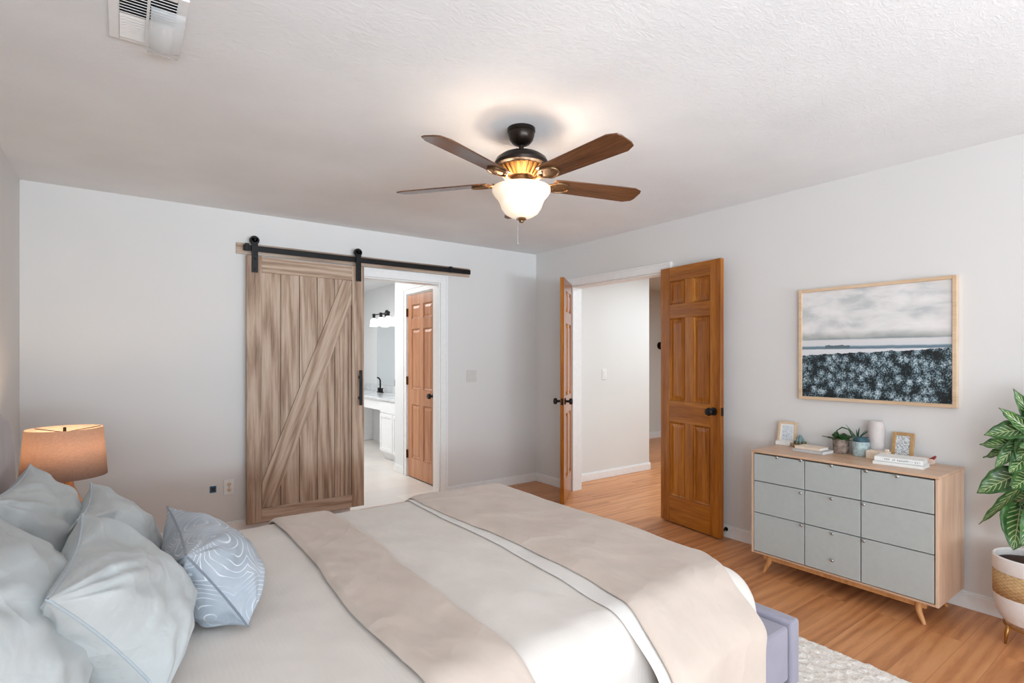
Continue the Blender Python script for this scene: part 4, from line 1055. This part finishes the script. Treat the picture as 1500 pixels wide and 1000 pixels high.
# wooden block tray
p = Zp(1288, 668.5, DZ); t = thing('wooden_box', 'low pale wooden box between the blue pot and the white books', 'box', (-.145, -3.29, DZ + EPS))
MB().box(-.035, -.031, -.055, .05, 0, .045).box(.02, .024, -.055, .05, 0, .045).box(-.031, .02, -.055, -.051, 0, .045).box(-.031, .02, .046, .05, 0, .045).box(-.031, .02, -.051, .046, 0, .004).build('box', M['cream'], t, bevel=0.001)
MB().box(.004, .018, -.05, -.03, .0045, .058).build('divider', M['cream'], t, bevel=0.001)
# two white books
bk = book('lower white book of the pair in front of the tan photo frame', 1320, 681, DZ, .225, .14, .016, radians(4), M['paper'])
bk2 = book('upper white book with dark spine lettering in front of the tan photo frame', 1320, 675.5, DZ + .0172, .215, .135, .024, radians(6), M['paper'])
m = MB(); yy = -.095
rnd = random.Random(3)
while yy < .06:
    k = rnd.random(); hgt = .0042; 
    m.box(-.0681, -.0676, yy, yy + .0012, .008, .008 + hgt * 2)
    if k > .3: m.box(-.0681, -.0676, yy + .0012, yy + .0042, .008 + (hgt * 2 - .0014) * (1 if k > .65 else 0), .008 + (hgt * 2 - .0014) * (1 if k > .65 else 0) + .0014)
    if k > .5: m.box(-.0681, -.0676, yy + .0042, yy + .0054, .008, .008 + hgt * 2)
    yy += .0085 if rnd.random() > .12 else .016
m.build('spine_lettering', M['ink'], bk2)
frame_item('tan wood photo frame with ink drawing, standing behind the white books', 1321, 664, .105, .150, radians(-2), 12, M['tan'], M['draw_b'], .018, .018)
# dish with red tip behind the frame
p = Zp(1348, 664, DZ); t = thing('trinket_tray', 'small blush tray with a red tip beside the tan photo frame', 'tray', (-.085, -3.475, DZ + EPS))
MB().box(-.03, .03, -.055, .045, 0, .004).box(-.03, -.026, -.055, .045, .004, .03).box(.026, .03, -.055, .045, .004, .03).box(-.026, .026, .041, .045, .004, .03).box(-.026, .026, -.055, -.051, .004, .03).build('tray', plain('blush_tray', (226, 196, 180), .6), t, bevel=0.001)
MB().tube([(0, -.03, .012), (-.004, -.058, .036), (-.004, -.066, .045)], [.006, .008, .005], 10).build('red_tip', M['red'], t, smooth=True)

# ------------------------------------------------------------------ potted plant at the right
PX, PY = -.235, -3.945
pp = thing('floor_plant', 'tall leafy variegated plant in a white and wicker pot on gold legs', 'plant', (PX, PY, 0))
MB().lathe([(0, .088), (.07, .088), (.105, .105), (.130, .15), (.139, .215), (.139, .225)], n=48).build('pot_base', M['potwhite'], pp, smooth='auto')
MB().lathe([(.139, .2255), (.1395, .335)], n=64, uv=True, cap=False).build('wicker_band', M['wicker'], pp, smooth=True, solid=.003)
MB().lathe([(.139, .3355), (.1415, .34), (.1415, .400), (.136, .405), (.130, .40), (.130, .34), (.13, .23), (0, .225)], n=48, cap=False).build('pot_rim', M['potwhite'], pp, smooth='auto')
MB().lathe([(.129, .372), (.07, .385), (0, .388)], n=32).build('soil', M['soil'], pp, smooth=True)
MB().tube([(.098 * cos(a), .098 * sin(a), .082) for a in [2 * pi * i / 40 for i in range(40)]], .006, 8, closed=True).build('stand_ring', M['gold'], pp, smooth=True)
for k in range(3):
    a = radians(135 + 120 * k)
    MB().tube([(.098 * cos(a), .098 * sin(a), .088), (.108 * cos(a), .108 * sin(a), .045), (.112 * cos(a), .112 * sin(a), .001)], [.010, .008, .005], 10).build('leg', M['gold'], pp, smooth=True)
def leaf(m, base, tip, width, sag, roll_=0.0):
    base, tip = Vector(base), Vector(tip); d = tip - base; L = d.length; dn = d.normalized()
    view = (CAM - (base + tip) / 2).normalized()
    up = Vector((0, 0, 1))
    side = dn.cross(up * .6 + view * .8).normalized(); nrm = side.cross(dn).normalized()
    side, nrm = side * cos(roll_) + nrm * sin(roll_), nrm * cos(roll_) - side * sin(roll_)
    nA, nB = 9, 13; P = []
    for i in range(nA):
        u = -1 + 2 * i / (nA - 1); row = []
        for j in range(nB):
            v = j / (nB - 1)
            wd = width * (sin(pi * v ** .75) ** .8) * (1 - .15 * v)
            p = base + d * v - Vector((0, 0, sag * (v * v) )) + side * (u * wd / 2) + nrm * (.18 * wd * (abs(u) ** 1.3) + .006 * sin(v * 24 + u * 2) * abs(u))
            row.append(p - Vector((PX, PY, 0)))
        P.append(row)
    m.grid(P, uv=True)
lv = MB(); sm = MB()
# stalk positions in the plant, leaf tips by where they reach
PL = [((1530, 640), (1484, 569), .075, .0, 0.02), ((1520, 640), (1463, 597), .07, .0, .10), ((1512, 628), (1441, 634), .105, .01, .05), ((1505, 650), (1435, 651), .09, .0, .0),
      ((1500, 640), (1457, 686), .075, .0, .08), ((1508, 655), (1440, 664), .08, .02, -.03), ((1515, 660), (1478, 690), .10, .01, .09), ((1500, 690), (1431, 722), .125, .0, .05),
      ((1510, 700), (1434, 768), .05, .0, .0), ((1496, 735), (1484, 806), .150, .0, .09), ((1520, 690), (1482, 716), .12, .0, .12), ((1530, 735), (1496, 800), .12, .0, .14),
      ((1540, 600), (1500, 610), .09, .0, .06), ((1535, 660), (1492, 655), .11, .0, .12), ((1560, 640), (1600, 600), .11, .02, .0), ((1560, 680), (1620, 690), .12, .03, .0), ((1550, 620), (1570, 560), .1, .0, .0),
      ((1550, 720), (1590, 770), .13, .02, .05), ((1525, 610), (1512, 560), .09, .0, -.08), ((1545, 670), (1550, 735), .14, 0, .12), ((1515, 720), (1470, 745), .09, .01, -.06), ((1520, 640), (1490, 676), .11, 0, .05)]
for (b_, t_, w_, sg, tw) in PL:
    xb = PX - .02 + tw * .2; xt = PX - .03 - tw * .9
    pb_, pt_ = Xp(b_[0], b_[1], xb), Xp(t_[0], t_[1], xt)
    leaf(lv, pb_, pt_, w_, sg, tw * 3)
    mid = Vector((0, 0, .5)) * .5 + (pb_ - Vector((PX, PY, 0))) * .5
    sm.tube([(0.01 * random.uniform(-1, 1), .01 * random.uniform(-1, 1), .38), mid, pb_ - Vector((PX, PY, 0))], [.005, .004, .003], 6)
lv.build('foliage', M['leaf'], pp, smooth=True, solid=.0012)
sm.build('stems', M['stem'], pp, smooth=True)

# ------------------------------------------------------------------ bathroom vanity
va = thing('bathroom_vanity', 'white bathroom vanity with grey counter and panelled doors', 'vanity', (VX, 2.7, 0))
CT = .80
fx = -.53   # local front face
MB().box(-.555, -.001, -1.30, 1.69, CT - .03, CT).build('countertop', M['counter'], va, bevel=0.004)
MB().box(-.02, -.001, -1.30, 1.69, CT + .0005, CT + .10).build('backsplash', M['counter'], va, bevel=0.002)
MB().box(fx, -.002, -1.295, -.46, .09, CT - .0305).build('cabinet', M['white'], va, bevel=0.002)
MB().box(fx + .05, -.002, -1.295, -.46, .002, .0895).build('toe_kick', M['white'], va)
MB().box(fx, -.002, -.459, 1.15, CT - .17, CT - .0305).build('knee_drawer', M['white'], va, bevel=0.002)
MB().box(fx, -.002, 1.151, 1.685, .002, CT - .0305).build('end_cabinet', M['white'], va, bevel=0.002)
def cab_door(y0, y1, z0, z1, name):
    m = MB(); m.box(fx - .012, fx - .0003, y0, y1, z0, z1)
    f = m.build(name, M['white'], va, bevel=0.002)
    w = .045
    q = MB()
    for a in ((y0 + .002, y0 + w, z0 + .002, z1 - .002), (y1 - w, y1 - .002, z0 + .002, z1 - .002), (y0 + w, y1 - w, z0 + .002, z0 + w), (y0 + w, y1 - w, z1 - w, z1 - .002)): q.box(fx - .020, fx - .0121, a[0], a[1], a[2], a[3])
    q.build('door_frame', M['white'], f, bevel=0.002)
for y0, y1 in ((-.87, -.47), (-1.28, -.88)): cab_door(y0, y1, .11, CT - .20, 'door')
MB().box(fx - .012, fx - .0003, -1.28, -.47, CT - .19, CT - .05).build('false_drawer', M['white'], va, bevel=0.003)
p = Yp(557, 568, 0)
fa = Xp(557, 566, VX - .13)
fau = thing('bathroom_faucet', 'black gooseneck faucet on the bathroom vanity counter', 'faucet', (fa.x, fa.y, CT + EPS))
MB().box(-.025, .025, -.08, .08, 0, .012).build('base_plate', M['black'], fau, bevel=0.004)
arc = [(0, 0, .012), (0, 0, .17)] + [(-.06 + .06 * cos(a), 0, .17 + .06 * sin(a)) for a in [pi * i / 10 for i in range(1, 10)]] + [(-.12, 0, .15), (-.12, 0, .135)]
MB().tube(arc, .012, 12).build('spout', M['black'], fau, smooth=True)
for s in (-1, 1): MB().lathe([(.016, .012), (.016, .05), (.012, .07), (0, .072)], (0, s * .065, 0), 14).tube([(0, s * .065, .06), (.0, s * .11, .068)], .006, 8).build('handle', M['black'], fau, smooth='auto')
my0 = 1.5; my1 = Xp(553, 530, VX).y
mz1 = Xp(560, 476, VX).z
tag(MB().box(VX - .008, VX - .0005, my0, my1, CT + .105, mz1).build('wall_mirror', M['mirror']), 'large frameless mirror on the wall above the vanity', 'mirror')
vp = Xp(567, 462, VX)
vl = thing('vanity_light', 'black three bulb vanity light with glass shades over the mirror', 'light', (VX, vp.y, vp.z))
MB().lathe([(0, -.0005), (.065, -.0005), (.065, -.015), (.05, -.022), (0, -.024)], (0, 0, 0.02), 28, 'x').build('back_plate', M['black'], vl, smooth='auto')
MB().tube([(-.02, 0, .02), (-.1, 0, .02)], .010, 10).tube([(-.1, -.33, .02), (-.1, .33, .02)], .009, 10).build('arm', M['black'], vl)
for y in (-.28, 0, .28):
    MB().lathe([(0, .04), (.022, .04), (.022, -.02), (.03, -.03), (0, -.031)], (-.1, y, 0), 16).build('socket', M['black'], vl, smooth='auto')
    MB().lathe([(.028, -.031), (.05, -.06), (.062, -.15), (.060, -.16), (0, -.155)], (-.1, y, 0), 20).build('glass_shade', M['bulbglass'], vl, smooth='auto')
